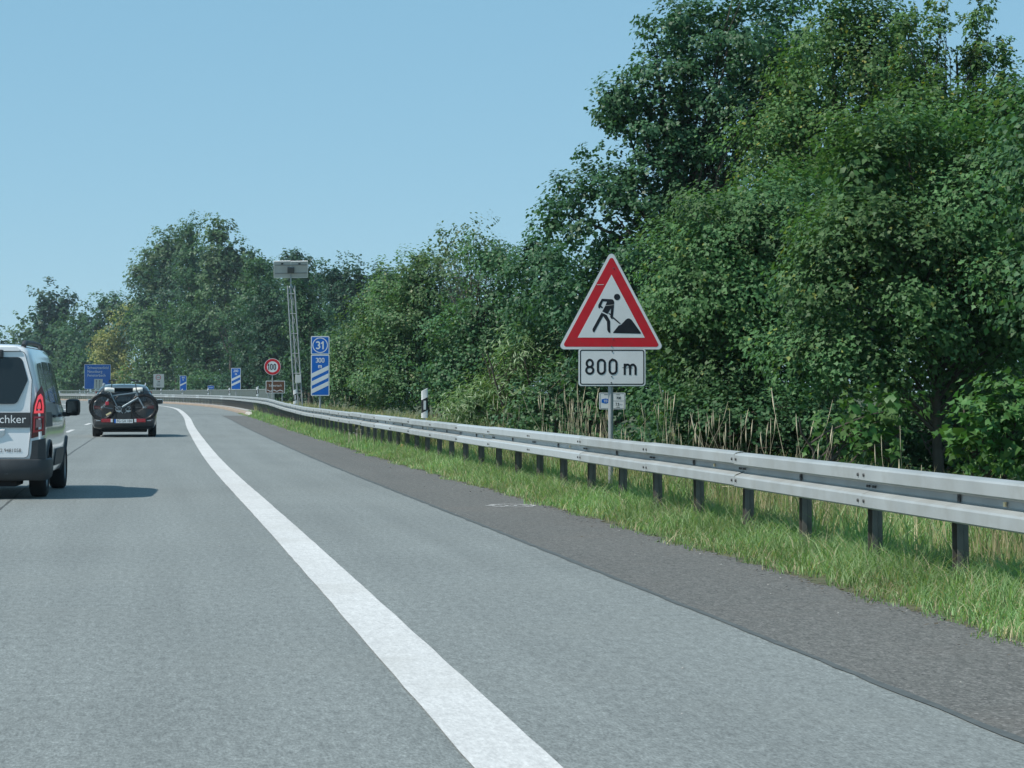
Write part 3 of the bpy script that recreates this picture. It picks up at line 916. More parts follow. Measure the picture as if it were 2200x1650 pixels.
beacon(688, 4.9, 40, 762, 850.5, 3, '300', 'blue 300 m beacon with three stripes and the number 31 above', (722, 761.5, '31'))
beacon(507, 5.0, 20.6, 790.5, 837, 2, '200', 'blue 200 m beacon with two white stripes, behind the bridge guard rail')
beacon(393.5, 5.0, 14.6, 807, 839, 1, '100', 'small far blue beacon with a single white stripe')

# --- 100 speed limit
p = beside(585.5, 4.35); q = p.y / FPX
sl = thing('speed_limit_sign', (p.x, p.y, -.02), heading(p.y), 'round red and white speed limit sign reading 100 on a thin post', 'traffic sign')
rr_ = 18 * q; cz = EYE + .02 + (HORIZON - 788) * q
d1 = panel(sl, 'disc', circ(rr_, 0, cz, 48))
layer(d1, 'white_rim', flat(circ(rr_ - .003, 0, cz, 48), -.004, .002), 'sign_white')
layer(d1, 'red_ring', MB().ring(circ(rr_ * .95, 0, cz, 48), circ(rr_ * .66, 0, cz, 48), -.009, -.0065), 'sign_red')
layer(d1, 'lettering', strokes('100', rr_ * .74, rr_ * 1.04, -.03, cz, -.0085, stroke=.14, track=.12), 'sign_black')
pole(sl, 0, -.2, cz + rr_ * .6, .032, .05)

# --- brown river sign
p = beside(591.5, 5.1); q = p.y / FPX
br = thing('river_sign', (p.x, p.y, 0), heading(p.y), 'brown sign naming the Schwarzach river above a white wave', 'sign')
w, h = 41 * q, 27 * q; cz = EYE + (HORIZON - 831.5) * q
bp_ = panel(br, 'panel', rrect(w, h, .03, 0, cz))
layer(bp_, 'white_border', flat(rrect(w - .006, h - .006, .028, 0, cz), -.004, .002), 'sign_white')
layer(bp_, 'brown_field', flat(rrect(w - .07, h - .07, .012, 0, cz), -.006, .003), 'sign_brown')
layer(bp_, 'lettering', words('Schwarzach', h * .26, 0, cz + h * .12, -.0115, width=w * .66), 'sign_white')
wm = MB(); hw = h * .028; nn = 48; P_ = []
for i in range(nn + 1):
    t = i / nn; P_.append((-.42 * w + .84 * w * t, cz - h * .29 + h * .045 * math.cos(t * 2 * math.pi * 2.5)))
wm.add([(x, -.0115, z + hw) for x, z in P_] + [(x, -.0115, z - hw) for x, z in P_], [(i, nn + 1 + i, nn + 2 + i, i + 1) for i in range(nn)])
layer(bp_, 'wave', wm, 'sign_white')
for x in (-w * .36, w * .36): pole(br, x, -.2, cz + h * .45, .03, .05)

# --- small blue plate, white lane sign, big direction sign
p = beside(453, 5.2); q = p.y / FPX
sb = thing('blue_plate_sign', (p.x, p.y, 0), heading(p.y), 'small blue plate on one post above the bridge railing', 'sign')
w, h = 14 * q, 8 * q; cz = EYE + (HORIZON - 832.5) * q
b_ = panel(sb, 'panel', rrect(w, h, .02, 0, cz))
layer(b_, 'white_border', flat(rrect(w - .006, h - .006, .018, 0, cz), -.004, .002), 'sign_white')
layer(b_, 'blue_field', flat(rrect(w - .05, h - .05, .01, 0, cz), -.006, .003), 'sign_blue')
lt_ = MB()
for i in range(5):
    x = -w * .28 + i * w * .14; lt_.add([(x - w * .035, -.0115, cz - h * .12), (x + w * .035, -.0115, cz - h * .12), (x + w * .035, -.0115, cz + h * .14), (x - w * .035, -.0115, cz + h * .14)], [(0, 1, 2, 3)])
layer(b_, 'lettering', lt_, 'reflector_white')
pole(sb, 0, -.2, cz, .035, .05)

p = beside(341, 6.6); q = p.y / FPX
wl = thing('lane_restriction_sign', (p.x, p.y, 0), heading(p.y), 'white rectangular sign with a red ring and a small truck symbol', 'traffic sign')
w, h = 23 * q, 29 * q; cz = EYE + (HORIZON - 818) * q
b_ = panel(wl, 'panel', rrect(w, h, .05, 0, cz))
layer(b_, 'white_field', flat(rrect(w - .006, h - .006, .05, 0, cz), -.004, .002), 'sign_grey')
layer(b_, 'ring', MB().ring(circ(5.6 * q, -q, cz + 7.2 * q), circ(4.6 * q, -q, cz + 7.2 * q), -.009, -.0065), 'sign_red')
m = MB()
def qd(x0, x1, z0, z1): m.add([(x0 * q, -.0085, cz + z0 * q), (x1 * q, -.0085, cz + z0 * q), (x1 * q, -.0085, cz + z1 * q), (x0 * q, -.0085, cz + z1 * q)], [(0, 1, 2, 3)])
qd(-5, 3, 6.9, 7.6); qd(-1.5, 2.2, -3.2, -1.6); qd(-3.4, -1.5, -3.2, -2.4); qd(-4.5, 3, -7.6, -6.7); qd(-4.5, 3, -10.4, -9.6)
m.prism([(a * q, cz + b * q) for a, b in ((-3.2, -2.2), (.2, -1.2), (2.4, -.9), (2.4, -3), (-2, -3.1))], -.0095, -.0088)
layer(b_, 'symbols', m, 'sign_black')
for x in (-w * .3, w * .3): pole(wl, x, -.2, cz + h * .4, .045, .06)

p = beside(209.5, 8.2); q = p.y / FPX
ds = thing('direction_sign', (p.x, p.y, 0), heading(p.y), 'large blue motorway direction sign reading Schwarzenfeld, Neunburg, Fensterbach', 'traffic sign')
w, h = 57 * q, 53.5 * q; cz = EYE + (HORIZON - 809.5) * q; zt = cz + h / 2
b_ = panel(ds, 'panel', rrect(w, h, .08, 0, cz))
layer(b_, 'white_border', flat(rrect(w - .01, h - .01, .08, 0, cz), -.004, .004), 'sign_white')
layer(b_, 'blue_field', flat(rrect(w - 1.7 * q, h - 1.7 * q, .04, 0, cz), -.008, .004), 'sign_blue')
m = MB()
for i, wd in enumerate(('Schwarzenfeld', 'Neunburg', 'Fensterbach')):
    w0 = (45, 31.5, 38.5)[i] * q
    t_ = words(wd, 8.2 * q, -w / 2 + 6.5 * q, zt - (7.5 + 8.2 * i) * q, -.016, 'LEFT', width=w0); m.add(t_.v, t_.f)
layer(b_, 'lettering', m, 'sign_white')
layer(b_, 'lane_panel', flat([(-8 * q, cz - h / 2 + 1.2 * q), (10.5 * q, cz - h / 2 + 1.2 * q), (11 * q, cz - h / 2 + 22 * q), (-7 * q, cz - h / 2 + 22 * q)], -.012, .004), 'sign_grey')
m = MB()
for x in (-2.6, 4.6): m.add([((x - .45) * q, -.0195, cz - h / 2 + 3 * q), ((x + .45) * q, -.0195, cz - h / 2 + 3 * q), ((x + .45) * q, -.0195, cz - h / 2 + 19 * q), ((x - .45) * q, -.0195, cz - h / 2 + 19 * q)], [(0, 1, 2, 3)])
for x in (-2.6, 4.6): m.add([((x - 1.4) * q, -.0195, cz - h / 2 + 17 * q), ((x + 1.4) * q, -.0195, cz - h / 2 + 17 * q), (x * q, -.0195, cz - h / 2 + 20.5 * q)], [(0, 1, 2)])
layer(b_, 'lane_arrows', m, 'text_dark')
MB().box((-1.5 * q, 0, cz - h / 2 - 4.4 * q), (12 * q, .01, 5.6 * q)).build('lower_plate', 'sign_grey', ds)
for x in (-w * .36, w * .36): pole(ds, x, -.2, zt - .2, .09, .12)

# ------------------------------------------------------------------ delineator posts
def delineator_meshes():
    w = .060; d = .05
    body = rpoly([(-.066, -.045), (.066, -.045), (.050, .045), (-.050, .045)], .02, 3)
    def seg(za0, za1, zb0, zb1, mat, name, grow=0):
        """Block between two slanted planes: heights at x=-.06 and at x=+.06."""
        mb = MB(); n = len(body); vs = []
        for (l, r_) in ((za0, za1), (zb0, zb1)):
            for x, y in body:
                t = (x + .066) / .132; vs.append((x * (1 + grow), y * (1 + grow), l + (r_ - l) * t))
        fs = [tuple(reversed(range(n))), tuple(range(n, 2 * n))] + [(i, (i + 1) % n, n + (i + 1) % n, n + i) for i in range(n)]
        mb.add(vs, fs); return mb.mesh(name, mat, 35)
    return (seg(.80, .80, .885, .955, 'plastic_white', 'shaft'), seg(.885, .955, 1.135, 1.20, 'plastic_black', 'black_band'), seg(1.135, 1.20, 1.30, 1.365, 'plastic_white', 'cap'),
            MB().box((0, -.049, 1.04), (.045, .010, .17), bev=.002).mesh('reflector', 'reflector_white'),
            MB().box((0, 0, .76), (.03, .03, .12)).box((0, -.06, .73), (.06, .12, .02)).mesh('bracket', 'alu'))
DM = delineator_meshes()
dl = [(912, 3.95, .055, 'white delineator post with black band, nearest one behind the guard rail'),
      (634, 3.96, .035, 'white delineator post beside the foot of the lattice mast'),
      (553, 4.10, .10, 'white delineator post left of the brown river sign'),
      (493, 4.10, .10, 'white delineator post just left of the 200 m beacon'),
      (447, 4.10, .11, 'small delineator post beside the small blue plate'),
      (391.5, 4.10, .12, 'tiny delineator post below the 100 m beacon'),
      (345.5, 4.10, .12, 'tiny delineator post below the white lane sign'),
      (188, 4.10, .12, 'tiny delineator post below the large blue direction sign')]
for i, (xx, off, lift, lab) in enumerate(dl):
    p = beside(xx, off)
    t = thing('delineator_post', (p.x, p.y, rail_lift(p.y) + (.0 if p.y < 130 else .04)), heading(p.y), lab, 'delineator post', 'delineator posts along the guard rail')
    for nm, me in zip(('shaft', 'black_band', 'cap', 'reflector', 'bracket'), DM): link(nm, me, t)

# ------------------------------------------------------------------ lattice mast with solar panels
p = beside(643, 4.9); q = p.y / FPX
mast = thing('solar_mast', (p.x, p.y, -.02), heading(p.y), 'tall leaning lattice mast carrying two solar panels on top', 'mast')
def Z(y): return EYE + .02 + (HORIZON - y) * q
zt = Z(614); lean = -18.0 * q; w0 = 7.6 * q; w1 = 8.6 * q
def leg(ix, t):
    a = (R(210), R(330), R(90))[ix]
    r = (w1 + (w0 - w1) * t) * 1.15
    return Vector((lean * t + r * math.cos(a), r * math.sin(a) * .9, zt * t))
for ix in range(3): MB().tube([leg(ix, -.03), leg(ix, 1)], .029, 8).build('leg', 'pole', mast, 40)
NB = 7
for b in range(NB):
    t = .06 + .88 * b / (NB - 1)
    for i0, i1 in ((0, 1), (1, 2), (2, 0)):
        MB().tube([leg(i0, t), leg(i1, t)], .018, 6).build('rung', 'pole', mast, 40)
        if b < NB - 1:
            t2_ = .06 + .88 * (b + 1) / (NB - 1)
            MB().tube([leg(i0, t), leg(i1, t2_)], .007, 5).build('brace', 'pole', mast, 40)
apex = Vector((lean * 1.02, 0, Z(609)))
for ix in range(3): MB().tube([leg(ix, .945), apex], .016, 6).build('top_strut', 'alu', mast, 40)
MB().tube([Vector((lean * 1.0, 0, zt * .9)), Vector((lean * 1.03, 0, Z(580)))], .03, 8).build('mast_tube', 'pole', mast, 40)
MB().box((lean * .14, -.12, Z(814)), (12 * q, .16, 17 * q), bev=.01).build('equipment_box', 'sign_grey', mast)
MB().tube([leg(0, .12), leg(0, .12) + Vector((-.14, 0, 0))], .012, 6).build('side_arm', 'pole', mast)
MB().box(leg(0, .12) + Vector((-.20, -.03, .0)), (.12, .10, .13), bev=.01).build('detector_box', 'plastic_white', mast)
cxp = lean * 1.03
rotp = Matrix.Rotation(R(32), 3, 'X') @ Matrix.Rotation(R(-1.5), 3, 'Y')
for sx in (-1, 1):
    c = Vector((cxp + sx * 18.4 * q, -.10, Z(579)))
    pan = MB().box(c, (35.6 * q, .035, .83), rotp, bev=.004).build('solar_panel', 'solar_back', mast)
    fr = MB()
    for zz in (-.405, .405): fr.box(c + rotp @ Vector((0, 0, zz)), (36.0 * q, .042, .040), rotp)
    for xx in (-17.6 * q, 17.6 * q): fr.box(c + rotp @ Vector((xx, 0, 0)), (.03, .044, .78), rotp)
    fr.build('panel_frame', 'plastic_white', pan)
    MB().box(c + rotp @ Vector((0, .021, 0)), (34 * q, .006, .79), rotp).build('cell_face', 'solar_cell', pan)
    MB().box(c + rotp @ Vector((0, -.03, .30)), (.10, .03, .06), rotp).build('junction_box', 'plastic_black', pan)
for zz in (-.2, .22):
    MB().box(Vector((cxp, -.135, Z(579))) + rotp @ Vector((0, 0, zz)), (68 * q, .03, .035), rotp).build('panel_bar', 'pole', mast)
MB().box((cxp, -.16, Z(581)), (.30, .10, .26), rotp, bev=.01).build('tilt_bracket', 'plastic_grey', mast)

# green cabinet at the bridge end
p = beside(571, 5.9); 
cb = thing('roadside_cabinet', (p.x, p.y, 0), heading(p.y), 'dark green roadside cabinet at the end of the bridge railing', 'cabinet')
MB().box((0, 0, .5), (.7, .4, 1.0), bev=.02).build('body', 'parapet_paint', cb); MB().box((0, 0, 1.02), (.76, .46, .05), bev=.01).build('lid', 'parapet_paint', cb)
MB().box((.0, -.206, .5), (.62, .01, .86), bev=.004).build('door', 'parapet_paint', cb)

# small orange thing under the rail
p = beside(863, 4.0); 
og = thing('orange_marker', (p.x, p.y, 0), .3, 'small orange plastic marker standing in the grass under the guard rail', 'marker')
MB().tube([(0, 0, 0), (0, 0, .03), (.01, 0, .17), (.01, 0, .20)], [.045, .04, .036, .015], 10).build('body', 'orange_plastic', og, 40)
MB().box((0, 0, .012), (.12, .12, .02), bev=.004).build('foot', 'plastic_black', og)
# ------------------------------------------------------------------ vehicles
def interp(xs, ys, x): return float(np.interp(x, xs, ys))

class CarBody:
    """Body lofted from cross sections: x right, y forward from the rear, z up."""
    LOW = [(.78, 0), (.92, .045), (.965, .16), (.99, .36), (1.0, .55), (.998, .72), (.988, .88), (.975, 1.0)]
    def __init__(s, L, W, ys, wmul, zbot, zbelt, ztop, up, lean, lean_z):
        s.L, s.W = L, W; s.ys = ys; s.wm = wmul; s.zb = zbot; s.zl = zbelt; s.zt = ztop; s.up = up; s.lean = lean; s.lz = lean_z
    def sec(s, y):
        w = s.W / 2 * interp(s.ys, s.wm, y); zb = interp(s.ys, s.zb, y); zl = interp(s.ys, s.zl, y); zt = interp(s.ys, s.zt, y)
        pts = [(0, zb + .0)] + [(w * a, zb + (zl - zb) * t) for a, t in s.LOW]
        pts += [(w * a, zl + (zt - zl) * t) for a, t in s.up] + [(0, zt)]
        return pts
    def shift(s, y, z):
        k = max(0, 1 - y / 1.2)
        return y + s.lean * max(0, z - s.lz) * k
    def side(s, y, z):
        p = s.sec(y)[1:-1]
        return interp([q[1] for q in p], [q[0] for q in p], z)
    def build(s, name, mat, parent, arches=(), ra=.36, smooth=38):
        n = None; vs = []; fs = []
        for y in s.ys:
            half = s.sec(y)
            ring = [(x, z) for x, z in half] + [(-x, z) for x, z in reversed(half[1:-1])]
            n = len(ring); vs += [(x, s.shift(y, z), z) for x, z in ring]
        m = len(s.ys)
        for i in range(m - 1):
            for k in range(n):
                fs.append((i * n + k, i * n + (k + 1) % n, (i + 1) * n + (k + 1) % n, (i + 1) * n + k))
        fs.append(tuple(reversed(range(n)))); fs.append(tuple(range((m - 1) * n, m * n)))
        me = bpy.data.meshes.new(name); me.from_pydata(vs, [], fs); me.update()
        bm = bmesh.new(); bm.from_mesh(me); bmesh.ops.recalc_face_normals(bm, faces=bm.faces); bm.to_mesh(me); bm.free()
        me.materials.append(MAT[mat]); me.materials.append(MAT['underbody'])
        o = bpy.data.objects.new(name, me); COL.objects.link(o)
        cutters = []
        for (ya, za) in arches:
            for sx in (-1, 1):
                mb = MB(); x0 = sx * (s.W / 2 - .24); x1 = sx * (s.W / 2 + .1)
                mb.tube([(x0, ya, za), (x1, ya, za)], ra, 36)
                cme = mb.mesh('arch', 'underbody', 40); c = bpy.data.objects.new('arch', cme); COL.objects.link(c); cutters.append(c)
                md = o.modifiers.new('arch', 'BOOLEAN'); md.object = c; md.operation = 'DIFFERENCE'; md.solver = 'EXACT'
                md.material_mode = 'TRANSFER'
        if arches:
            dg = bpy.context.evaluated_depsgraph_get()
            nm = bpy.data.meshes.new_from_object(o.evaluated_get(dg))
            o.modifiers.clear(); o.data = nm; me = nm
            for c in cutters: bpy.data.objects.remove(c)
        me.shade_smooth(); me.set_sharp_from_angle(angle=R(smooth))
        o.parent = parent
        return o
    def rear_panel(s, name, mat, parent, poly, off=.006, t=.008, yfun=None, smooth=None):
        """(x, z) outline laid on the rear face."""
        f = yfun or (lambda x, z: s.shift(0, z))
        n = len(poly); bm = bmesh.new()
        a = [bm.verts.new((x, f(x, z) - off, z)) for x, z in poly]; b = [bm.verts.new((x, f(x, z) + t, z)) for x, z in poly]
        fc = bm.faces.new(a); bmesh.ops.triangulate(bm, faces=[fc])
        for i in range(n): bm.faces.new((a[i], b[i], b[(i + 1) % n], a[(i + 1) % n]))
        bmesh.ops.recalc_face_normals(bm, faces=bm.faces)
        me = bpy.data.meshes.new(name); bm.to_mesh(me); bm.free(); me.materials.append(MAT[mat])
        return link(name, me, parent)
    def side_panel(s, name, mat, parent, poly, sx, off=.005, t=.02, cuts=3):
        """(y, z) outline laid on one flank and following its curve."""
        bm = bmesh.new(); a = [bm.verts.new((0, y, z)) for y, z in poly]
        fc = bm.faces.new(a)
        bmesh.ops.triangulate(bm, faces=[fc])
        bmesh.ops.subdivide_edges(bm, edges=bm.edges[:], cuts=cuts, use_grid_fill=True)
        for v in bm.verts: v.co.x = sx * (s.side(v.co.y, v.co.z) + off); v.co.y = s.shift(v.co.y, v.co.z)
        r_ = bmesh.ops.extrude_face_region(bm, geom=bm.faces[:])
        for v in [g for g in r_['geom'] if isinstance(g, bmesh.types.BMVert)]: v.co.x -= sx * t
        bmesh.ops.recalc_face_normals(bm, faces=bm.faces)
        me = bpy.data.meshes.new(name); bm.to_mesh(me); bm.free(); me.materials.append(MAT[mat])
        me.shade_smooth(); me.set_sharp_from_angle(angle=R(40))
        return link(name, me, parent)

def lathe(prof, n=40, axis='X'):
    """prof: (along axis, radius)."""
    mb = MB(); m = len(prof)
    for a, r in prof:
        for k in range(n):
            c, s_ = math.cos(2 * math.pi * k / n) * r, math.sin(2 * math.pi * k / n) * r
            mb.v.append((a, c, s_))
    for i in range(m - 1):
        for k in range(n): mb.f.append((i * n + k, i * n + (k + 1) % n, (i + 1) * n + (k + 1) % n, (i + 1) * n + k))
    return mb

def wheel(parent, x, y, r, w, sx):
    e = link('wheel', None, parent, (x, y, r))
    lathe([(-w / 2 * .6, r * .62), (-w / 2, r * .70), (-w / 2, r * .90), (-w / 2 * .8, r * .985), (-w * .2, r), (w * .2, r), (w / 2 * .8, r * .985), (w / 2, r * .90), (w / 2, r * .70), (w / 2 * .6, r * .62)]).build('tyre', 'rubber', e, 50)
    lathe([(sx * w * .44, r * .69), (sx * w * .40, r * .64), (sx * w * .22, r * .58), (sx * w * .30, r * .18), (sx * w * .34, 0.001)], 30).build('rim', 'rim', e, 40)
    lathe([(-sx * w * .2, r * .64), (-sx * w * .2, 0.001)], 24).build('brake_disc', 'underbody', e)
    return e

# ---- white van
VH = -0.095
van = thing('delivery_van', (-6.565, 30.78, 0), math.atan(-VH), 'white van with roof rails and a dark lettered band, cut by the left edge', 'van')
UPV = [(.962, .10), (.93, .28), (.895, .50), (.862, .68), (.828, .82), (.785, .91), (.72, .962), (.60, .988), (.3, 1.0)]
ysv = [0, .015, .05, .12, .25, .6, 1.1, 1.8, 2.5, 2.9, 3.15, 3.45, 3.62, 3.75, 4.0, 4.2, 4.33, 4.40]
VB = CarBody(4.4, 1.85, ysv,
             [.955, .972, .985, .995, 1.0, 1.0, 1.0, 1.0, 1.0, .998, .995, .985, .98, .97, .94, .89, .82, .72],
             [.34, .30, .28, .27, .26, .25, .24, .24, .24, .24, .24, .24, .24, .24, .25, .27, .30, .34],
             [1.10, 1.11, 1.115, 1.12, 1.12, 1.12, 1.11, 1.10, 1.08, 1.07, 1.06, 1.05, 1.04, 1.02, .98, .92, .84, .72],
             [1.815, 1.845, 1.862, 1.872, 1.88, 1.885, 1.888, 1.888, 1.88, 1.85, 1.70, 1.42, 1.24, 1.14, 1.09, 1.02, .92, .78], UPV, .10, 1.12)
body = VB.build('body', 'car_white', van, [(.80, .315), (3.62, .315)], .365)
W0 = .925
# rear window and tailgate details (x, z)
win = rpoly([(-.60, 1.15), (.60, 1.15), (.735, 1.44), (.655, 1.715), (-.655, 1.715), (-.735, 1.44)], .07, 5)
VB.rear_panel('rear_window', 'glass_rear', van, win, .012)
gate = rpoly([(-.74, .50), (.74, .50), (.768, .80), (.768, 1.10), (.785, 1.44), (.69, 1.785), (-.69, 1.785), (-.785, 1.44), (-.768, 1.10), (-.768, .80)], .05, 4)
gsm = VB.rear_panel('tailgate', 'car_white', van, gate, .006)
# tailgate gap line
go = gate; gi = [(x * .992, z + (1.1 - z) * .008) for x, z in gate]
mb = MB(); n = len(go)
mb.add([(x, VB.shift(0, z) - .0075, z) for x, z in go] + [(x, VB.shift(0, z) - .0075, z) for x, z in gi], [(i, (i + 1) % n, n + (i + 1) % n, n + i) for i in range(n)])
mb.build('panel_gap', 'trim', gsm)
VB.rear_panel('dark_band', 'trim', van, [(-.75, .865), (.755, .865), (.765, 1.045), (-.76, 1.045)], .011)
tw = words('chker', .140, .715, .962, -.0135, 'RIGHT'); tw.build('lettering', 'text_white', van)
tw = words('32 9481058', .062, .52, .588, -.0095, 'RIGHT', width=.275); 
_mx = max(v[0] for v in tw.v); tw.v = [(v[0] + .655 - _mx, v[1], v[2]) for v in tw.v]; tw.build('phone_number', 'text_dark', van)
# number plate bay: curved recess on the lower tailgate
bay = MB(); nb = 24
for i in range(nb + 1):
    t = i / nb; x = -.46 + .92 * t; dz = .10 * (1 - (2 * t - 1) ** 4)
    bay.v += [(x, -.004, .845), (x, -.030, .835 - .02 * (1 - (2 * t - 1) ** 2)), (x, -.020, .80 - .6 * dz), (x, -.004, .78 - dz)]
for i in range(nb):
    for k in range(3): a = i * 4 + k; bay.f.append((a, a + 4, a + 5, a + 1))
bay.build('plate_bay', 'car_white', van, 60)
MB().box((-.10, -.012, .70), (.52, .012, .11), bev=.004).build('number_plate', 'sign_white', van)
# rear wiper housing and camera pod above the window
MB().box((.36, VB.shift(0, 1.73) - .035, 1.755), (.16, .06, .10), bev=.02).build('brake_light_pod', 'trim', van)
MB().box((-.40, VB.shift(0, 1.19) - .02, 1.20), (.60, .02, .025), Matrix.Rotation(R(8), 3, 'Y'), bev=.006).build('rear_wiper', 'trim', van)
# tail lights
def yl(x, z): return VB.shift(0, z) + .05 * max(0, (abs(x) - .80) / .14) ** 2
for sx in (-1, 1):
    L_ = link('tail_light', None, van)
    o1 = [(.775, .735), (.935, .775), (.945, .95), (.942, 1.12), (.925, 1.28), (.895, 1.375), (.845, 1.29), (.80, 1.14), (.785, 1.0)]
    VB.rear_panel('lens', 'lamp_dark', L_, [(sx * x, z) for x, z in o1], .020, .03, yl)
    def grow(poly, c, f): return [(c[0] + (x - c[0]) * f, c[1] + (z - c[1]) * f) for x, z in poly]
    up_o = [(.808, 1.035), (.922, 1.04), (.925, 1.12), (.91, 1.235), (.888, 1.275), (.855, 1.245), (.822, 1.13)]
    up_i = grow(up_o, (.870, 1.12), .62)
    m2 = MB(); n = len(up_o)
    m2.add([(sx * x, yl(x, z) - .026, z) for x, z in up_o] + [(sx * x, yl(x, z) - .026, z) for x, z in up_i], [(i, (i + 1) % n, n + (i + 1) % n, n + i) for i in range(n)])
    m2.build('lit_ring', 'lamp_lit', L_)
    VB.rear_panel('upper_core', 'lamp_lit', L_, [(sx * x, z) for x, z in grow(up_o, (.870, 1.12), .36)], .025, .005, yl)
    lo_o = [(.80, .80), (.922, .825), (.925, 1.0), (.806, 1.0)]
    lo_i = grow(lo_o, (.862, .91), .72)
    m2 = MB(); n = 4
    m2.add([(sx * x, yl(x, z) - .026, z) for x, z in lo_o] + [(sx * x, yl(x, z) - .026, z) for x, z in lo_i], [(i, (i + 1) % n, n + (i + 1) % n, n + i) for i in range(n)])
    m2.build('red_frame', 'lamp_red', L_)
    VB.rear_panel('clear_window', 'lamp_clear', L_, [(sx * x, z) for x, z in grow(lo_o, (.862, .925), .5)], .024, .004, yl)
    # dark bumper corner rising to the lamp
    cor = [(.755, .47), (.85, .47), (.945, .47), (.942, .60), (.935, .735), (.86, .72), (.785, .705), (.775, .56)]
    VB.rear_panel('bumper_corner', 'trim', van, [(sx * x, z) for x, z in cor], .022, .10, yl)
# wrap-around rear bumper
bm_ = MB(); prof = [(.0, .49), (-.045, .475), (-.065, .40), (-.06, .33), (-.035, .26), (.03, .225)]
path = [(-.955, .55), (-.955, .28), (-.95, .14), (-.92, .05), (-.85, .01), (-.5, -.012), (0, -.018), (.5, -.012), (.85, .01), (.92, .05), (.95, .14), (.955, .28), (.955, .55)]
for i, (x, y) in enumerate(path):
    p0, p1 = path[max(0, i - 1)], path[min(len(path) - 1, i + 1)]
    d = Vector((p1[0] - p0[0], p1[1] - p0[1])).normalized(); nn = Vector((d.y, -d.x))
    for dd, z in prof: bm_.v.append((x - nn.x * dd * .6, y - nn.y * dd * -1.0 if False else y + nn.y * -dd, z))
q = len(prof)
for i in range(len(path) - 1):
    for k in range(q - 1): a = i * q + k; bm_.f.append((a, a + q, a + q + 1, a + 1))
bm_.build('rear_bumper', 'trim', van, 50)
MB().box((0, -.055, .315), (1.0, .02, .012)).build('bumper_strip', 'alu', van)
MB().box((0, .5, .20), (1.2, .8, .10), bev=.03).build('underbody_tray', 'underbody', van)
MB().tube([(-.5, .0, .24), (-.5, .35, .24)], .03, 10).build('exhaust', 'bolt_dark', van)
# flanks
for sx in (-1, 1):
    VB.side_panel('quarter_window', 'glass_dark', van, rpoly([(.30, 1.22), (1.05, 1.18), (1.05, 1.66), (.42, 1.64)], .05, 3), sx, .004)
    VB.side_panel('sliding_door_window', 'glass_dark', van, rpoly([(1.15, 1.17), (2.02, 1.14), (2.02, 1.67), (1.15, 1.67)], .05, 3), sx, .004)
    VB.side_panel('front_door_window', 'glass_dark', van, rpoly([(2.12, 1.14), (3.10, 1.10), (2.92, 1.55), (2.72, 1.66), (2.12, 1.67)], .05, 3), sx, .004)
    VB.side_panel('side_band', 'trim', van, [(.42, .865), (1.25, .865), (1.25, 1.045), (.30, 1.045), (.12, .99), (.12, .865)], sx, .004)
    VB.side_panel('side_bumper_pad', 'trim', van, rpoly([(1.70, .36), (3.02, .36), (3.05, .57), (1.72, .57)], .08, 4), sx, .018, .03)
    VB.side_panel('sill', 'car_white', van, [(1.22, .26), (3.18, .26), (3.18, .35), (1.22, .35)], sx, .008, .02)
    MB().box((sx * (VB.side(1.40, .99) + .025), 1.40, .99), (.04, .20, .035), bev=.012).build('door_handle', 'trim', van)
    MB().box((sx * (VB.side(2.30, .99) + .025), 2.30, .99), (.04, .20, .035), bev=.012).build('door_handle', 'trim', van)
    mirror = link('wing_mirror', None, van)
    MB().box((sx * 1.045, 3.02, 1.09), (.19, .13, .22), bev=.05).build('housing', 'plastic_black', mirror, 60)
    MB().box((sx * 1.045, 2.953, 1.095), (.145, .008, .165), bev=.003).build('glass', 'glass_dark', mirror)
    MB().box((sx * .955, 3.05, 1.00), (.10, .07, .06), bev=.015).build('arm', 'plastic_black', mirror)
    pts = [(sx * .665, .20, 1.85), (sx * .672, .30, 1.892), (sx * .675, .6, 1.902), (sx * .675, 1.5, 1.908), (sx * .67, 2.3, 1.90), (sx * .66, 2.6, 1.885), (sx * .65, 2.72, 1.845)]
    MB().tube(pts, [.032, .034, .026, .024, .024, .028, .03], 10).build('roof_rail', 'trim', van, 60)
    for ya in (.80, 3.62):
        wheel(van, sx * .80, ya, .315, .205, sx)
    # arch lip
    for ya in (.80, 3.62):
        lip = MB(); pts = []
        for k in range(21):
            a = R(-8 + 196 * k / 20); y = ya + .375 * math.cos(a); z = .315 + .375 * math.sin(a)
            pts.append((sx * (VB.side(min(max(y, 0.02), 4.3), max(z, .28)) + .004), y, z))
        lip.tube(pts, .022, 6); lip.build('wheel_arch_lip', 'trim', van, 60)
VB.rear_panel('roof_edge_spoiler', 'car_white', van, rpoly([(-.66, 1.79), (.66, 1.79), (.60, 1.835), (-.60, 1.835)], .012, 2), .03, .06)
# windscreen
wsd = MB(); cols = [(-.80, 1), (-.4, 1), (0, 1), (.4, 1), (.80, 1)]
MB().add([(-.70, 3.02, 1.76), (.70, 3.02, 1.76), (.80, 3.60, 1.24), (-.80, 3.60, 1.24)], [(0, 1, 2, 3)]).build('windscreen', 'glass_dark', van)

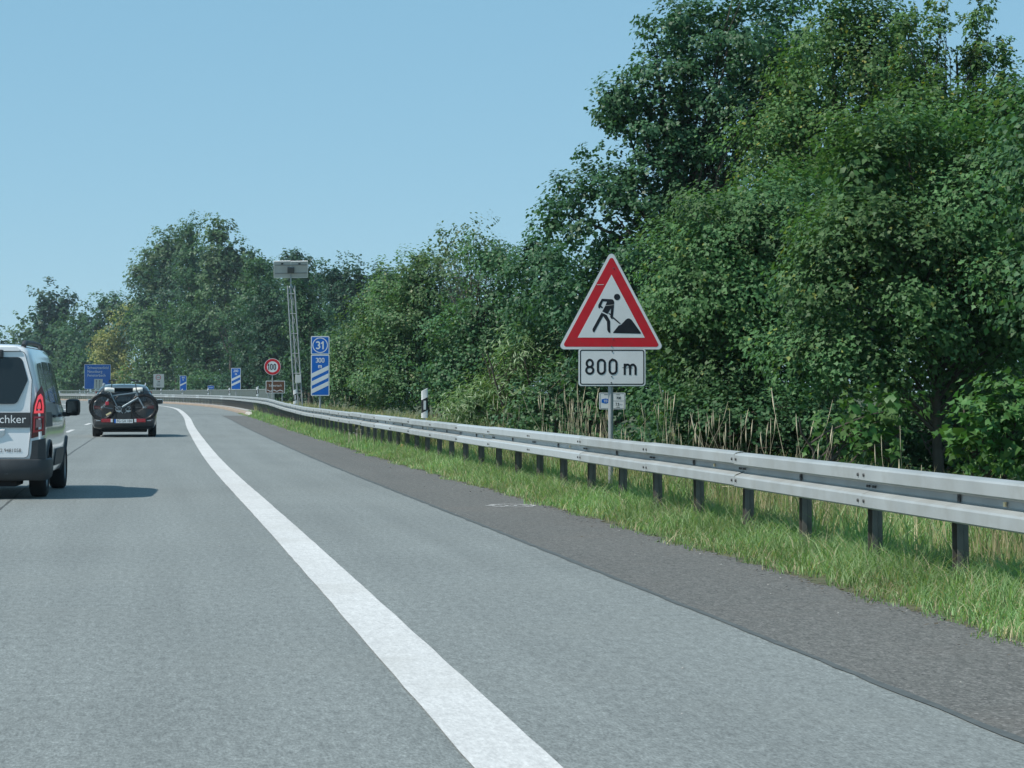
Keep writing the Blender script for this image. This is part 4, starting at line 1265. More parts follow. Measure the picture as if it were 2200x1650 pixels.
# ---- dark car ahead
CY = 73.0; CX = float(np.interp(CY, _yy, _xx)) - 2.08
car = thing('dark_hatchback', (CX, CY, 0), heading(CY), 'dark car carrying two bicycles on its rear rack', 'car')
UPC = [(.955, .08), (.90, .26), (.845, .46), (.795, .64), (.75, .78), (.705, .88), (.64, .95), (.52, .985), (.25, 1.0)]
ysc = [0, .02, .06, .14, .28, .6, 1.1, 1.7, 2.3, 2.7, 3.0, 3.3, 3.6, 4.0, 4.25, 4.4, 4.46]
CB = CarBody(4.46, 1.84, ysc, [.93, .955, .975, .99, 1, 1, 1, 1, 1, 1, .995, .99, .98, .94, .88, .80, .70],
             [.34, .28, .25, .23, .22, .21, .2, .2, .2, .2, .2, .2, .2, .22, .25, .28, .32],
             [.97, .98, .985, .99, .99, .99, .98, .97, .96, .95, .94, .93, .90, .85, .78, .72, .66],
             [1.36, 1.40, 1.43, 1.455, 1.47, 1.49, 1.505, 1.505, 1.47, 1.40, 1.26, 1.08, .98, .92, .85, .79, .72], UPC, .62, .98)
CB.build('body', 'car_dark', car, [(.78, .33), (3.45, .33)], .37)
mb = MB(); rg_y = [.42, .7, 1.1, 1.6, 2.1, 2.45]
for y in rg_y:
    zt_ = interp(ysc, CB.zt, y)
    for xx, dz in ((-.60, -.022), (-.45, -.002), (-.2, .010), (0, .012), (.2, .010), (.45, -.002), (.60, -.022)): mb.v.append((xx, CB.shift(y, zt_), zt_ + dz + .002))
for i in range(len(rg_y) - 1):
    for k in range(6): a = i * 7 + k; mb.f.append((a, a + 1, a + 8, a + 7))
mb.build('roof_sheen_skin', 'car_roof_sheen', car, 60)  # added skin over the dark body carrying the painted sky reflection
CB.rear_panel('rear_window', 'glass_rear', car, rpoly([(-.66, 1.01), (.66, 1.01), (.52, 1.36), (-.52, 1.36)], .05, 4), .010)
CB.rear_panel('tailgate_panel', 'car_dark', car, rpoly([(-.62, .52), (.62, .52), (.66, .95), (-.66, .95)], .04, 3), .008)
MB().box((0, CB.shift(0, 1.40) - .05, 1.405), (1.10, .16, .03), bev=.012).build('roof_spoiler', 'car_roof_sheen', car)
for sx in (-1, 1):
    CB.rear_panel('tail_light', 'lamp_dark', car, [(sx * x, z) for x, z in [(.64, .80), (.84, .81), (.85, .90), (.67, .89)]], .012, .03)
    CB.rear_panel('reflector', 'lamp_red', car, [(sx * x, z) for x, z in [(.62, .42), (.84, .43), (.84, .47), (.62, .465)]], .030, .02)
    mirror = link('wing_mirror', None, car)
    MB().box((sx * 1.0, 2.75, 1.00), (.20, .12, .14), bev=.045).build('housing', 'car_roof_sheen', mirror, 60)
    MB().box((sx * 1.0, 2.688, 1.0), (.16, .006, .10), bev=.002).build('glass', 'glass_dark', mirror)
    CB.side_panel('side_window', 'glass_dark', car, rpoly([(.75, 1.03), (2.75, 1.0), (2.3, 1.36), (1.0, 1.38)], .05, 3), sx, .004)
    pts = [(sx * .60, .55, 1.46), (sx * .60, .65, 1.52), (sx * .60, 1.3, 1.535), (sx * .59, 2.0, 1.52), (sx * .58, 2.15, 1.47)]
    MB().tube(pts, .017, 8).build('roof_rail', 'alu', car, 60)
    for ya in (.78, 3.45): wheel(car, sx * .79, ya, .33, .225, sx)
MB().box((0, -.03, .40), (1.70, .12, .22), bev=.05).build('rear_bumper', 'trim', car, 60)
MB().box((0, .6, .19), (1.3, 1.0, .10), bev=.03).build('underbody_tray', 'underbody', car)
MB().tube([(0, .35, 1.49), (0, .30, 1.62)], [.008, .003], 6).build('aerial', 'plastic_black', car)

# ---- bicycle rack on the tow bar
def car_pt(x, y, z): return car.matrix_basis @ Vector((x, y, z))
rack = thing('bicycle_rack', car_pt(0, -.32, 0), heading(CY), 'bicycle rack with red lamps and number plate behind the dark car', 'bicycle rack')
MB().box((0, .12, .46), (.16, .50, .07), bev=.01).build('tow_arm', 'plastic_black', rack)
MB().box((0, -.14, .475), (1.20, .06, .05), bev=.01).build('cross_beam', 'plastic_black', rack)
MB().box((0, -.235, .46), (.54, .014, .125), bev=.003).build('plate_holder', 'plastic_black', rack)
MB().box((.015, -.245, .46), (.49, .006, .11), bev=.002).build('number_plate', 'sign_white', rack)
MB().box((-.238, -.246, .46), (.045, .006, .11), bev=.002).build('blue_strip', 'sign_blue', rack)
words('FG GA 184', .115, .02, .46, -.2502, width=.41).build('plate_lettering', 'text_dark', rack)
for sx in (-1, 1):
    lamp = link('rack_lamp', None, rack)
    MB().box((sx * .47, -.23, .475), (.30, .05, .10), bev=.012).build('lens', 'lamp_red', lamp)
    MB().box((sx * .33, -.235, .475), (.06, .045, .095), bev=.008).build('white_lens', 'reflector_white', lamp)
    MB().box((sx * .48, -.19, .475), (.34, .04, .12), bev=.01).build('housing', 'plastic_black', lamp)
for yy in (-.02, -.16):
    for sx in (-1, 1):
        MB().box((sx * .60, yy, .475), (.34, .06, .025), bev=.008).build('wheel_tray', 'bike_silver', rack)
MB().tube([(-.22, .06, .48), (-.22, .06, 1.12), (-.15, .06, 1.18), (.15, .06, 1.18), (.22, .06, 1.12), (.22, .06, .48)], .016, 8).build('support_hoop', 'bike_black', rack, 60)
MB().tube([(.10, .06, 1.17), (.05, -.16, 1.02)], .012, 8).build('hold_arm', 'bike_black', rack, 60)

def bicycle(yy, face, frame_mat, label, saddle_mat, z0=.49):
    """face +1: handlebar towards +x."""
    t = thing('bicycle', car_pt(0, -.32 + yy, z0), heading(CY), label, 'bicycle')
    f = face; Rw = .362
    A = Vector((-f * .61, 0, Rw)); B = Vector((f * .56, 0, Rw))      # rear and front axle
    bb = Vector((-f * .14, 0, .30)); st = Vector((-f * .33, 0, .68)); hd = Vector((f * .37, 0, .78)); hb = Vector((f * .41, 0, .63))
    for c, nm in ((A, 'rear'), (B, 'front')):
        w = link('wheel', None, t, c)
        ring = lambda r, n=44: [(r * math.cos(2 * math.pi * k / n), 0, r * math.sin(2 * math.pi * k / n)) for k in range(n)]
        MB().tube(ring(Rw - .022), .026, 8, closed=True).build('tyre', 'rubber', w, 60)
        MB().tube(ring(Rw - .052), .012, 6, closed=True).build('rim', 'bike_black', w, 60)
        sp_ = MB()
        for k in range(24):
            a = 2 * math.pi * k / 24; sp_.tube([(.02 * math.cos(a + .6), (.02 if k % 2 else -.02), .02 * math.sin(a + .6)), ((Rw - .06) * math.cos(a), 0, (Rw - .06) * math.sin(a))], .0022, 4)
        so = sp_.build('spokes', 'bolt_dark', w); so['kind'] = 'stuff'
        MB().tube([(0, -.05, 0), (0, .05, 0)], .028, 10).build('hub', 'bike_silver', w, 40)
        # mudguard
        gd = [( (Rw + .02) * math.cos(R(a)), 0, (Rw + .02) * math.sin(R(a))) for a in (range(20, 176, 12) if nm == 'rear' else range(40, 170, 12))]
        MB().tube(gd, .010, 6).build('mudguard', 'bike_black', t, 60, loc=c)
    fr = MB()
    for a, b, r in ((bb, st, .018), (st, hd, .019), (hb, bb, .034), (hd, hb, .022), (A, bb, .012), (A, st, .010)): fr.tube([a, b], r, 10)
    fo = fr.build('frame', frame_mat, t, 60); fo['kind'] = 'stuff'
    MB().tube([hb, hb + (B - hb) * .35 + Vector((0, 0, .0)), B], [.020, .022, .014], 8).build('fork', 'bike_silver', t, 60)
    MB().tube([st, st + Vector((-f * .05, 0, .13))], .014, 8).build('seat_post', 'bike_silver', t, 60)
    sc_ = st + Vector((-f * .06, 0, .16))
    sd = MB(); 
    for i, (dx, w_, zz) in enumerate(((-.14, .055, .01), (-.10, .075, .02), (-.03, .065, .018), (.05, .035, .012), (.13, .022, .0))):
        for k in range(8):
            a = 2 * math.pi * k / 8; sd.v.append((sc_.x + f * dx, sc_.y + w_ * math.cos(a), sc_.z + zz + .035 * math.sin(a) * (1 if saddle_mat == 'bike_black' else 1.9)))
    for i in range(4):
        for k in range(8): sd.f.append((i * 8 + k, i * 8 + (k + 1) % 8, i * 8 + 8 + (k + 1) % 8, i * 8 + 8 + k))
    sd.f.append(tuple(range(8))); sd.f.append(tuple(range(32, 40)))
    sd.build('saddle', saddle_mat, t, 60)
    stem = hd + Vector((-f * .04, 0, .25))
    MB().tube([hd, stem, stem + Vector((f * .06, 0, .02))], .015, 8).build('stem', 'bike_black', t, 60)
    c = stem + Vector((f * .06, 0, .03))
    # handlebar turned along the rack to fit
    MB().tube([c + Vector((-f * .14, -.10, .06)), c + Vector((-f * .05, -.05, .01)), c, c + Vector((f * .05, .05, .01)), c + Vector((-f * .02, .14, .07))], .012, 8).build('handlebar', 'bike_black', t, 60)
    for k in (-1, 1): MB().tube([c + Vector((-f * (.14 if k < 0 else .02), k * .12 - .0, .065)), c + Vector((-f * .2, k * .15, .075))], .018, 8).build('grip', 'bike_black', t, 60)
    MB().box(c + Vector((0, -.03, .05)), (.05, .03, .06), bev=.008).build('display', 'plastic_black', t)
    MB().tube([bb + Vector((0, -.035, 0)), bb + Vector((0, -.045, 0))], .085, 20).build('chainring', 'bike_silver', t, 40)
    MB().box(bb + Vector((0, 0, .02)), (.20, .09, .15), bev=.03).build('motor', 'bike_black', t, 60)
    for k in (-1, 1):
        e_ = bb + Vector((k * f * .12, k * .07, -k * .11)); MB().tube([bb + Vector((0, k * .06, 0)), e_], .012, 8).build('crank', 'bike_silver', t, 60)
        MB().box(e_ + Vector((0, k * .05, 0)), (.09, .09, .025), bev=.006).build('pedal', 'bike_black', t)
    MB().tube([A + Vector((0, -.06, 0)), bb + Vector((0, -.05, -.08))], .006, 4).build('chain', 'bike_black', t)
    MB().box(A + Vector((f * .02, .0, .50 - .06)), (.34, .11, .02), bev=.006).build('carrier', 'bike_black', t)
    MB().box(A + Vector((-f * .16, 0, .42)), (.03, .06, .05), bev=.006).build('rear_lamp', 'lamp_red', t)
    MB().box(hd + Vector((f * .07, 0, .02)), (.05, .05, .05), bev=.012).build('head_lamp', 'reflector_white', t)
    return t
b1 = bicycle(-.02, -1, 'bike_black', 'black bicycle on the rack next to the car window, handlebar on the left', 'bag_white')
b2_ = bicycle(-.16, 1, 'bike_grey', 'grey framed bicycle on the outer side of the rack, handlebar on the right', 'bag_white')
MB().box((-.42, -.04, .18), (.16, .01, .05), Matrix.Rotation(R(-30), 3, 'Y')).build('spoke_reflector', 'reflector_amber', b2_)
MB().box((-.46, -.02, .47), (.10, .05, .10), bev=.015).build('red_pouch', 'flag_red', b2_)
# ------------------------------------------------------------------ trees and shrubs
def leaf_shape(kind):
    """Flat outline of one leaf in (along, across) with a fold; returns vertices and triangles of a unit leaf."""
    if kind == 'maple':
        o = [(0, 0), (.30, .50), (.50, .20), (1.0, 0), (.50, -.20), (.30, -.50)]
        v = [(a, b, .16 * abs(b) - .06 * a) for a, b in o]; f = [(0, 1, 2), (0, 2, 4), (2, 3, 4), (0, 4, 5)]
    elif kind == 'kite':
        o = [(0, 0), (.38, .43), (1, 0), (.38, -.43)]
        v = [(a, b, .16 * abs(b) - .08 * a) for a, b in o]; f = [(0, 1, 3), (1, 2, 3)]
    elif kind == 'oak':
        o = [(0, 0), (.45, .26), (.80, .22), (1, 0), (.80, -.22), (.45, -.26)]
        v = [(a, b, .15 * abs(b) - .05 * a * a) for a, b in o]; f = [(0, 1, 5), (1, 2, 4), (1, 4, 5), (2, 3, 4)]
    elif kind == 'willow':
        o = [(0, 0), (.4, .085), (1, 0), (.4, -.085)]
        v = [(a, b, -.18 * a * a) for a, b in o]; f = [(0, 1, 2), (0, 2, 3)]
    elif kind == 'oval':
        o = [(0, 0), (.3, .28), (.72, .24), (1, 0), (.72, -.24), (.3, -.28)]
        v = [(a, b, .12 * abs(b) - .05 * a) for a, b in o]; f = [(0, 1, 5), (1, 2, 4), (1, 4, 5), (2, 3, 4)]
    else:       # clump of foliage for far trees: a ragged bent patch
        o = [(0, 0), (.45, .40), (1, .05), (.52, -.40)]
        v = [(a, b, .22 * abs(b) - .15 * a * a) for a, b in o]; f = [(0, 1, 3), (1, 2, 3)]
    return np.array(v, float), np.array(f, int)
SHAPES = {k: leaf_shape(k) for k in ('maple', 'kite', 'oak', 'willow', 'oval', 'clump')}

def leaves_mesh(name, pos, nrm, axis, size, shape, rnd, mat):
    """One mesh of all leaves: pos, nrm, axis (n,3), size (n,), rnd (n,3)."""
    V, F = SHAPES[shape]; n = len(pos)
    a = axis - nrm * np.sum(axis * nrm, 1)[:, None]
    a /= np.linalg.norm(a, axis=1)[:, None] + 1e-9
    b = np.cross(nrm, a)
    co = pos[:, None, :] + size[:, None, None] * (V[None, :, 0:1] * a[:, None, :] + V[None, :, 1:2] * b[:, None, :] + V[None, :, 2:3] * nrm[:, None, :])
    m = len(V); tri = (F[None] + (np.arange(n) * m)[:, None, None]).reshape(-1, 3)
    co = co.reshape(-1, 3).astype(np.float32)
    me = bpy.data.meshes.new(name)
    me.vertices.add(len(co)); me.vertices.foreach_set('co', co.ravel())
    nl = tri.size
    me.loops.add(nl); me.loops.foreach_set('vertex_index', tri.astype(np.int32).ravel())
    me.polygons.add(len(tri)); me.polygons.foreach_set('loop_start', np.arange(0, nl, 3, dtype=np.int32))
    at = me.attributes.new('rnd', 'FLOAT_VECTOR', 'POINT')
    at.data.foreach_set('vector', np.repeat(rnd, m, axis=0).astype(np.float32).ravel())
    me.materials.append(MAT[mat])
    me.update(calc_edges=True)
    return me

def unit(v): return v / (np.linalg.norm(v, axis=1)[:, None] + 1e-9)

TRI_COUNT = [0]
def foliage(seed, lobes, leaf, shape, mat, layers=5.0, bough_r=.45, twig=.28, drop=.0, outward=.5, up=.6, flat=.62, shell=.55, keep_low=.05, sparse=1.0, droop=.15, clump=.62):
    """Leaves in boughs: lobes (cx,cy,cz,rx,ry,rz) -> boughs on and inside them -> twigs -> leaves. Returns mesh arrays and the bough centres."""
    g = np.random.default_rng(seed)
    lob = np.array(lobes, float)
    area = np.pi * lob[:, 3] * lob[:, 5] * 4 * .6
    la = leaf * leaf * {'kite': .43, 'maple': .38, 'oak': .35, 'willow': .085, 'oval': .36, 'clump': .40}[shape]
    n_leaf = int(layers * area.sum() / 2.4 / la * sparse)
    nb = max(6, int(area.sum() / (bough_r * bough_r) * clump))
    w = area / area.sum()
    li = g.choice(len(lob), nb, p=w)
    d = unit(g.normal(size=(nb, 3)))
    rr = shell + (1 - shell) * g.random(nb) ** .55
    rr *= 1 + .17 * g.normal(size=nb)
    L = lob[li]
    bc = L[:, :3] + d * L[:, 3:] * np.clip(rr, .1, 1.12)[:, None]
    out = unit(d / L[:, 3:] * L[:, 3:].min(1)[:, None] + 1e-6)
    ok = bc[:, 2] > keep_low
    bc, out, li = bc[ok], out[ok], li[ok]; nb = len(bc)
    br = bough_r * (.55 + .9 * g.random(nb))
    tone = g.random(nb)
    # twigs
    per = max(3, int(n_leaf / nb / 7)); nt_ = nb * per
    bi = np.repeat(np.arange(nb), per)
    td = unit(g.normal(size=(nt_, 3)) + out[bi] * outward)
    sp = np.stack([np.ones(nt_), np.ones(nt_), np.full(nt_, flat)], 1)
    ts = bc[bi] + td * sp * (br[bi] * (.25 + .75 * g.random(nt_) ** .5))[:, None]
    tdir = unit(td + np.array([0, 0, .25 - drop]) + .4 * g.normal(size=(nt_, 3)))
    # leaves
    k = max(2, int(round(n_leaf / max(1, nt_)))); nl = nt_ * k
    ti = np.repeat(np.arange(nt_), k)
    t = g.random(nl)
    pos = ts[ti] + tdir[ti] * (t * twig)[:, None] + np.clip(g.normal(size=(nl, 3)), -1.4, 1.4) * twig * .24
    if drop: pos[:, 2] -= drop * t * twig * 2
    nrm = unit(np.array([0, 0, up]) + out[bi][ti] * outward * .6 + .55 * td[ti] + .32 * g.normal(size=(nl, 3)))
    ax = unit(tdir[ti] * .7 + g.normal(size=(nl, 3)) * .7 + np.array([0, 0, -droop - drop]))
    size = leaf * (.65 + .7 * g.random(nl))
    rnd = np.stack([g.random(nl), np.clip(tone[bi][ti] + .12 * g.normal(size=nl), 0, 1), g.random(nl)], 1)
    ok = pos[:, 2] > keep_low * .5
    return (pos[ok], nrm[ok], ax[ok], size[ok], rnd[ok]), bc, li

def limb(mb, a, b, r0, r1, seed, n=6, sag=.08, segs=5):
    rg = random.Random(seed); a, b = Vector(a), Vector(b); Lg = (b - a).length
    pts = []; rads = []
    for i in range(segs + 1):
        t = i / segs; p = a.lerp(b, t)
        j = Lg * .05 * math.sin(math.pi * t)
        p += Vector((rg.uniform(-j, j), rg.uniform(-j, j), sag * Lg * math.sin(math.pi * t)))
        pts.append(p); rads.append(r0 + (r1 - r0) * t)
    mb.tube(pts, rads, n, caps=False)

def tree(name, label, Y, lobes_px, leaf, shape, mat, base_px=None, seed=1, group=None, cat='tree', depth=.85, trunk=.12, bark='bark', limbs=26, ground=0.0, stems=1, core=(1.3, 1.7), **kw):
    """Tree at distance Y; lobes (px x, px y, half width px, half height px[, nearer(-)/farther(+) m])."""
    q = Y / FPX
    bx = (base_px if base_px is not None else np.mean([l[0] for l in lobes_px]))
    B = Vector(((bx - 1100) * q, Y, ground))
    lobes = []
    for l in lobes_px:
        dy = l[4] if len(l) > 4 else 0.0
        k2 = (Y + dy) / FPX
        c = Vector(((l[0] - 1100) * k2, Y + dy, EYE + (HORIZON - l[1]) * k2)) - B
        lobes.append((c.x, c.y, c.z, l[2] * k2, max(l[2], l[3] * .6) * k2 * depth, l[3] * k2))
    arr, bc, li = foliage(seed, lobes, leaf, shape, mat, **kw)
    t = thing(name, B, 0, label, cat, group)
    me = leaves_mesh('crown', *arr[:3], arr[3], shape, arr[4], mat)
    TRI_COUNT[0] += len(me.polygons)
    cr = link('crown', me, t); cr['kind'] = 'stuff'
    rg = random.Random(seed + 7); mb = MB()
    top = max(l[2] for l in lobes); lowz = min(l[2] - l[5] for l in lobes)
    cen = Vector((np.mean([l[0] for l in lobes]), np.mean([l[1] for l in lobes]), 0))
    for sidx in range(stems):
        off = Vector((rg.uniform(-.4, .4), rg.uniform(-.3, .3), 0)) if stems > 1 else Vector((0, 0, 0))
        tip = cen + off * 2; tip.z = top * .92
        base = off + Vector((0, 0, -.25)); pts = []; rads = []
        for i in range(9):
            f = i / 8; p = base.lerp(tip, f)
            p.x = base.x + (tip.x - base.x) * f ** 1.6; p.y = base.y + (tip.y - base.y) * f ** 1.6
            p += Vector((rg.uniform(-.04, .04), rg.uniform(-.04, .04), 0)) * (1 if i else 0)
            pts.append(p); rads.append(trunk * (1.25 if i == 0 else 1) * (1 - .88 * f) + .006)
        mb.tube(pts, rads, 8, caps=False)
        step = max(1, len(bc) // max(1, limbs))
        for j in range(sidx, len(bc), step * stems):
            e = Vector(bc[j]); zz = min(max(e.z * rg.uniform(.45, .75), top * .12), top * .8)
            f = (zz + .25) / (tip.z + .25); i = min(7, int(f * 8)); s0 = pts[i].lerp(pts[i + 1], f * 8 - i)
            r0 = max(.012, trunk * (1 - f) * .5)
            limb(mb, s0, e, r0, max(.004, r0 * .18), seed * 100 + j, 5)
    tk = mb.build('trunk', bark, t, 60)
    if core:
        # big inner leaf sprays closing the crown; shade put into their darker greens
        g = np.random.default_rng(seed + 99); lob = np.array(lobes); cs = leaf * core[1]
        ar = (np.pi * lob[:, 3] * lob[:, 5]); nc = int(core[0] * ar.sum() / (cs * cs * .4))
        ci = g.choice(len(lob), nc, p=ar / ar.sum()); d = unit(g.normal(size=(nc, 3)))
        pos = lob[ci, :3] + d * lob[ci, 3:] * (.66 * g.random(nc) ** .4)[:, None]
        nr = unit(g.normal(size=(nc, 3)) * .6 + d + np.array([0, 0, .4])); ax = unit(g.normal(size=(nc, 3)))
        ok = pos[:, 2] > .25
        m2 = leaves_mesh('inner_crown', pos[ok], nr[ok], ax[ok], (cs * (.7 + .6 * g.random(nc)))[ok], 'clump', np.stack([g.random(nc) * .5, g.random(nc), np.zeros(nc)], 1)[ok], mat)
        TRI_COUNT[0] += len(m2.polygons)
        ic = link('inner_crown', m2, t); ic['kind'] = 'stuff'
    return t

# ---- near wood on the right: maples, oak, undergrowth
NG = 'trees of the roadside wood on the right'
tree('field_maple', 'leafy maple directly right of the warning triangle', 34.5,
     [(1520, 640, 130, 140), (1620, 470, 140, 130), (1480, 800, 110, 110), (1640, 740, 150, 170), (1590, 610, 150, 150), (1700, 560, 130, 180), (1740, 860, 130, 110), (1560, 870, 130, 80)],
     .060, 'maple', 'leaf_maple', 1610, 11, NG, limbs=40, layers=5.0, bough_r=.50, twig=.24, clump=.46, shell=.70, flat=.5)
tree('field_maple', 'large maple with dense big leaves reaching the right edge of the picture', 29.5,
     [(1930, 610, 190, 170), (2080, 420, 150, 160), (1860, 400, 120, 140), (2140, 700, 150, 160), (1880, 760, 150, 110), (2040, 800, 110, 60, .8), (1800, 560, 100, 140), (2200, 520, 110, 190)],
     .062, 'maple', 'leaf_maple', 2020, 12, NG, trunk=.07, limbs=44, layers=5.0, bough_r=.48, twig=.24, clump=.46, shell=.70, flat=.5)
tree('sycamore', 'maple crown just below the upright shoots at top right', 36.0,
     [(1955, 230, 55, 70), (2060, 330, 140, 110), (2180, 340, 90, 130), (1935, 380, 110, 110), (2020, 260, 60, 70), (2110, 260, 60, 70), (2060, 520, 160, 160), (2180, 240, 50, 60)],
     .064, 'kite', 'leaf_gold', 2060, 13, NG, limbs=34, layers=4.4, bough_r=.34, twig=.22, shell=.3, outward=.3)
tree('sycamore', 'young maple whose narrow upright shoots stand against the sky at top right', 37.0,
     [(2012, 60, 17, 60), (2010, 170, 24, 80), (2100, 40, 20, 70), (2098, 150, 28, 90), (2155, 120, 15, 60), (2165, 210, 24, 60), (1948, 60, 9, 40), (1952, 160, 22, 50), (2060, 270, 60, 60)],
     .066, 'maple', 'leaf_gold', 2070, 16, NG, core=None, limbs=60, layers=5.5, bough_r=.13, twig=.13, shell=.15, outward=.3, trunk=.07)
tree('sycamore', 'yellowish green maple between the tall oak and the upright shoots', 41.0,
     [(1790, 95, 120, 105), (1880, 130, 100, 120), (1740, 230, 120, 110), (1850, 290, 130, 110), (1700, 330, 100, 100), (1780, 470, 160, 140), (1800, 30, 60, 60)],
     .062, 'kite', 'leaf_gold', 1790, 14, NG, core=(.6, 1.6), limbs=34, layers=3.4, bough_r=.42, twig=.26)
tree('field_maple', 'maple at the far right edge, mostly outside the picture', 25.0,
     [(2330, 560, 150, 200), (2290, 330, 120, 170), (2320, 800, 140, 150), (2420, 480, 200, 260)],
     .070, 'kite', 'leaf_maple_deep', 2370, 15, NG, limbs=24, layers=3.0, bough_r=.42, twig=.26)
tree('oak', 'tall dark oak with open limbs showing sky between its branches', 47.0,
     [(1610, 70, 190, 120), (1480, 60, 90, 80), (1440, 165, 95, 60), (1375, 195, 70, 34), (1560, 210, 120, 70), (1320, 240, 44, 26), (1650, 280, 110, 110), (1450, 330, 110, 75), (1340, 330, 60, 40),
      (1430, 260, 80, 55), (1500, 280, 100, 70), (1320, 215, 46, 22), (1310, 385, 60, 34), (1380, 430, 130, 75), (1270, 420, 80, 34), (1205, 405, 30, 20), (1300, 520, 130, 80), (1190, 480, 46, 44), (1420, 560, 120, 110), (1260, 640, 120, 90), (1370, 720, 130, 120), (1700, 180, 100, 90), (1560, 420, 110, 90)],
     .074, 'kite', 'leaf_oak', 1520, 21, NG, trunk=.20, core=(.30, 1.6), limbs=90, layers=4.4, bough_r=.34, twig=.16, shell=.45, flat=.5, clump=.50)
tree('oak', 'second oak crown low behind the warning triangle', 52.0,
     [(1180, 620, 90, 100), (1270, 740, 130, 110), (1150, 540, 44, 60), (1400, 800, 140, 90), (1500, 700, 140, 120)],
     .074, 'kite', 'leaf_oak', 1290, 22, NG, trunk=.14, limbs=36, layers=4.4, bough_r=.42, twig=.22, shell=.5, clump=.5)
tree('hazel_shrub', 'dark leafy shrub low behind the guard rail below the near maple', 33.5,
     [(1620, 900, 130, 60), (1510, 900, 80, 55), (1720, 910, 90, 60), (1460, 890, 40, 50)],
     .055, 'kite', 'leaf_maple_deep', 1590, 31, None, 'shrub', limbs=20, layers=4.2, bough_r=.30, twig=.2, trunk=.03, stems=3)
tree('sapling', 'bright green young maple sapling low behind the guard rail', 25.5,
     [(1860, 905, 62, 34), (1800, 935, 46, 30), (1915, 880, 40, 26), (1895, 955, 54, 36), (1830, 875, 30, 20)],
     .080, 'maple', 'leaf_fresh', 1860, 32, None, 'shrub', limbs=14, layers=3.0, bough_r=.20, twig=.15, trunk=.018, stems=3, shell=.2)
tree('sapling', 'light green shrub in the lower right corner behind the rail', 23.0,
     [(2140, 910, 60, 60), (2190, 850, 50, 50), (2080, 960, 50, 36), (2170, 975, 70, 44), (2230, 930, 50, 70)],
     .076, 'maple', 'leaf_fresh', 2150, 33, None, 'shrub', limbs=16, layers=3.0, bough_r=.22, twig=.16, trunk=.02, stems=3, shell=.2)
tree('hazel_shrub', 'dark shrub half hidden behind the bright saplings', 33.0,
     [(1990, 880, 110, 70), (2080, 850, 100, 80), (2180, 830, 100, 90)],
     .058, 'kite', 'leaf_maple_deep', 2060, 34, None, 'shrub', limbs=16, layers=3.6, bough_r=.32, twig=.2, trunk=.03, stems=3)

# ---- shrubs and small trees along the middle distance
BG = 'roadside bushes between the warning triangle and the lattice mast'
tree('willow_bush', 'pale green narrow-leaved willow bush left of the 800 m plate', 52.0,
     [(1150, 770, 62, 50), (1105, 815, 60, 46), (1190, 800, 60, 60), (1060, 860, 60, 34), (1210, 740, 40, 40), (1010, 875, 40, 26)],
     .135, 'willow', 'leaf_willow', 1140, 41, BG, 'bush', limbs=20, layers=3.6, bough_r=.34, twig=.34, trunk=.04, stems=4, drop=.12, shell=.35)
tree('dogwood_bush', 'dark bush between the willow and the warning triangle post', 48.0,
     [(1230, 850, 80, 60), (1150, 880, 60, 40), (1300, 860, 60, 60), (1340, 800, 70, 70)],
     .075, 'kite', 'leaf_bush', 1240, 42, BG, 'bush', limbs=16, layers=3.6, bough_r=.32, twig=.2, trunk=.03, stems=3)
tree('dogwood_bush', 'dense deep green bush behind the nearest delineator post', 66.0,
     [(1090, 650, 80, 90), (1030, 730, 90, 90), (1120, 740, 80, 80), (960, 800, 90, 60), (1060, 560, 50, 40), (1010, 850, 90, 40)],
     .080, 'kite', 'leaf_bush', 1040, 43, BG, 'bush', limbs=24, layers=3.8, bough_r=.42, twig=.26, trunk=.05, stems=4)
tree('aspen', 'slender airy aspen rising above the bushes against the sky', 74.0,
     [(1010, 505, 26, 46), (965, 530, 22, 40), (1040, 545, 30, 36), (990, 590, 60, 50), (1075, 560, 34, 28), (935, 560, 22, 30)],
     .10, 'oval', 'leaf_aspen', 1000, 44, BG, 'tree', core=None, limbs=40, layers=2.0, bough_r=.30, twig=.28, trunk=.05, bark='bark_pale', shell=.2)
tree('dogwood_bush', 'broad bush mass right of the blue 300 m beacon, olive green', 86.0,
     [(900, 640, 70, 80), (960, 660, 70, 80), (870, 730, 90, 90), (940, 760, 90, 80), (850, 820, 90, 50), (905, 565, 34, 36), (930, 850, 80, 34)],
     .092, 'kite', 'leaf_bush_warm', 905, 45, BG, 'bush', limbs=24, layers=3.6, bough_r=.50, twig=.3, trunk=.05, stems=4)
tree('dogwood_bush', 'sloping olive bush just behind the blue 300 m beacon', 103.0,
     [(800, 700, 60, 70), (770, 760, 60, 70), (830, 650, 50, 60), (750, 820, 50, 44), (820, 800, 70, 60), (860, 610, 40, 40)],
     .105, 'kite', 'leaf_bush_warm', 800, 46, BG, 'bush', limbs=22, layers=3.6, bough_r=.55, twig=.34, trunk=.05, stems=4)
tree('dogwood_bush', 'lowest bush at the foot of the blue beacon, over the guard rail', 104.0,
     [(735, 835, 34, 30), (780, 850, 50, 26), (850, 860, 60, 24)],
     .10, 'kite', 'leaf_bush', 785, 47, BG, 'bush', limbs=10, layers=3.2, bough_r=.4, twig=.3, trunk=.03, stems=3)

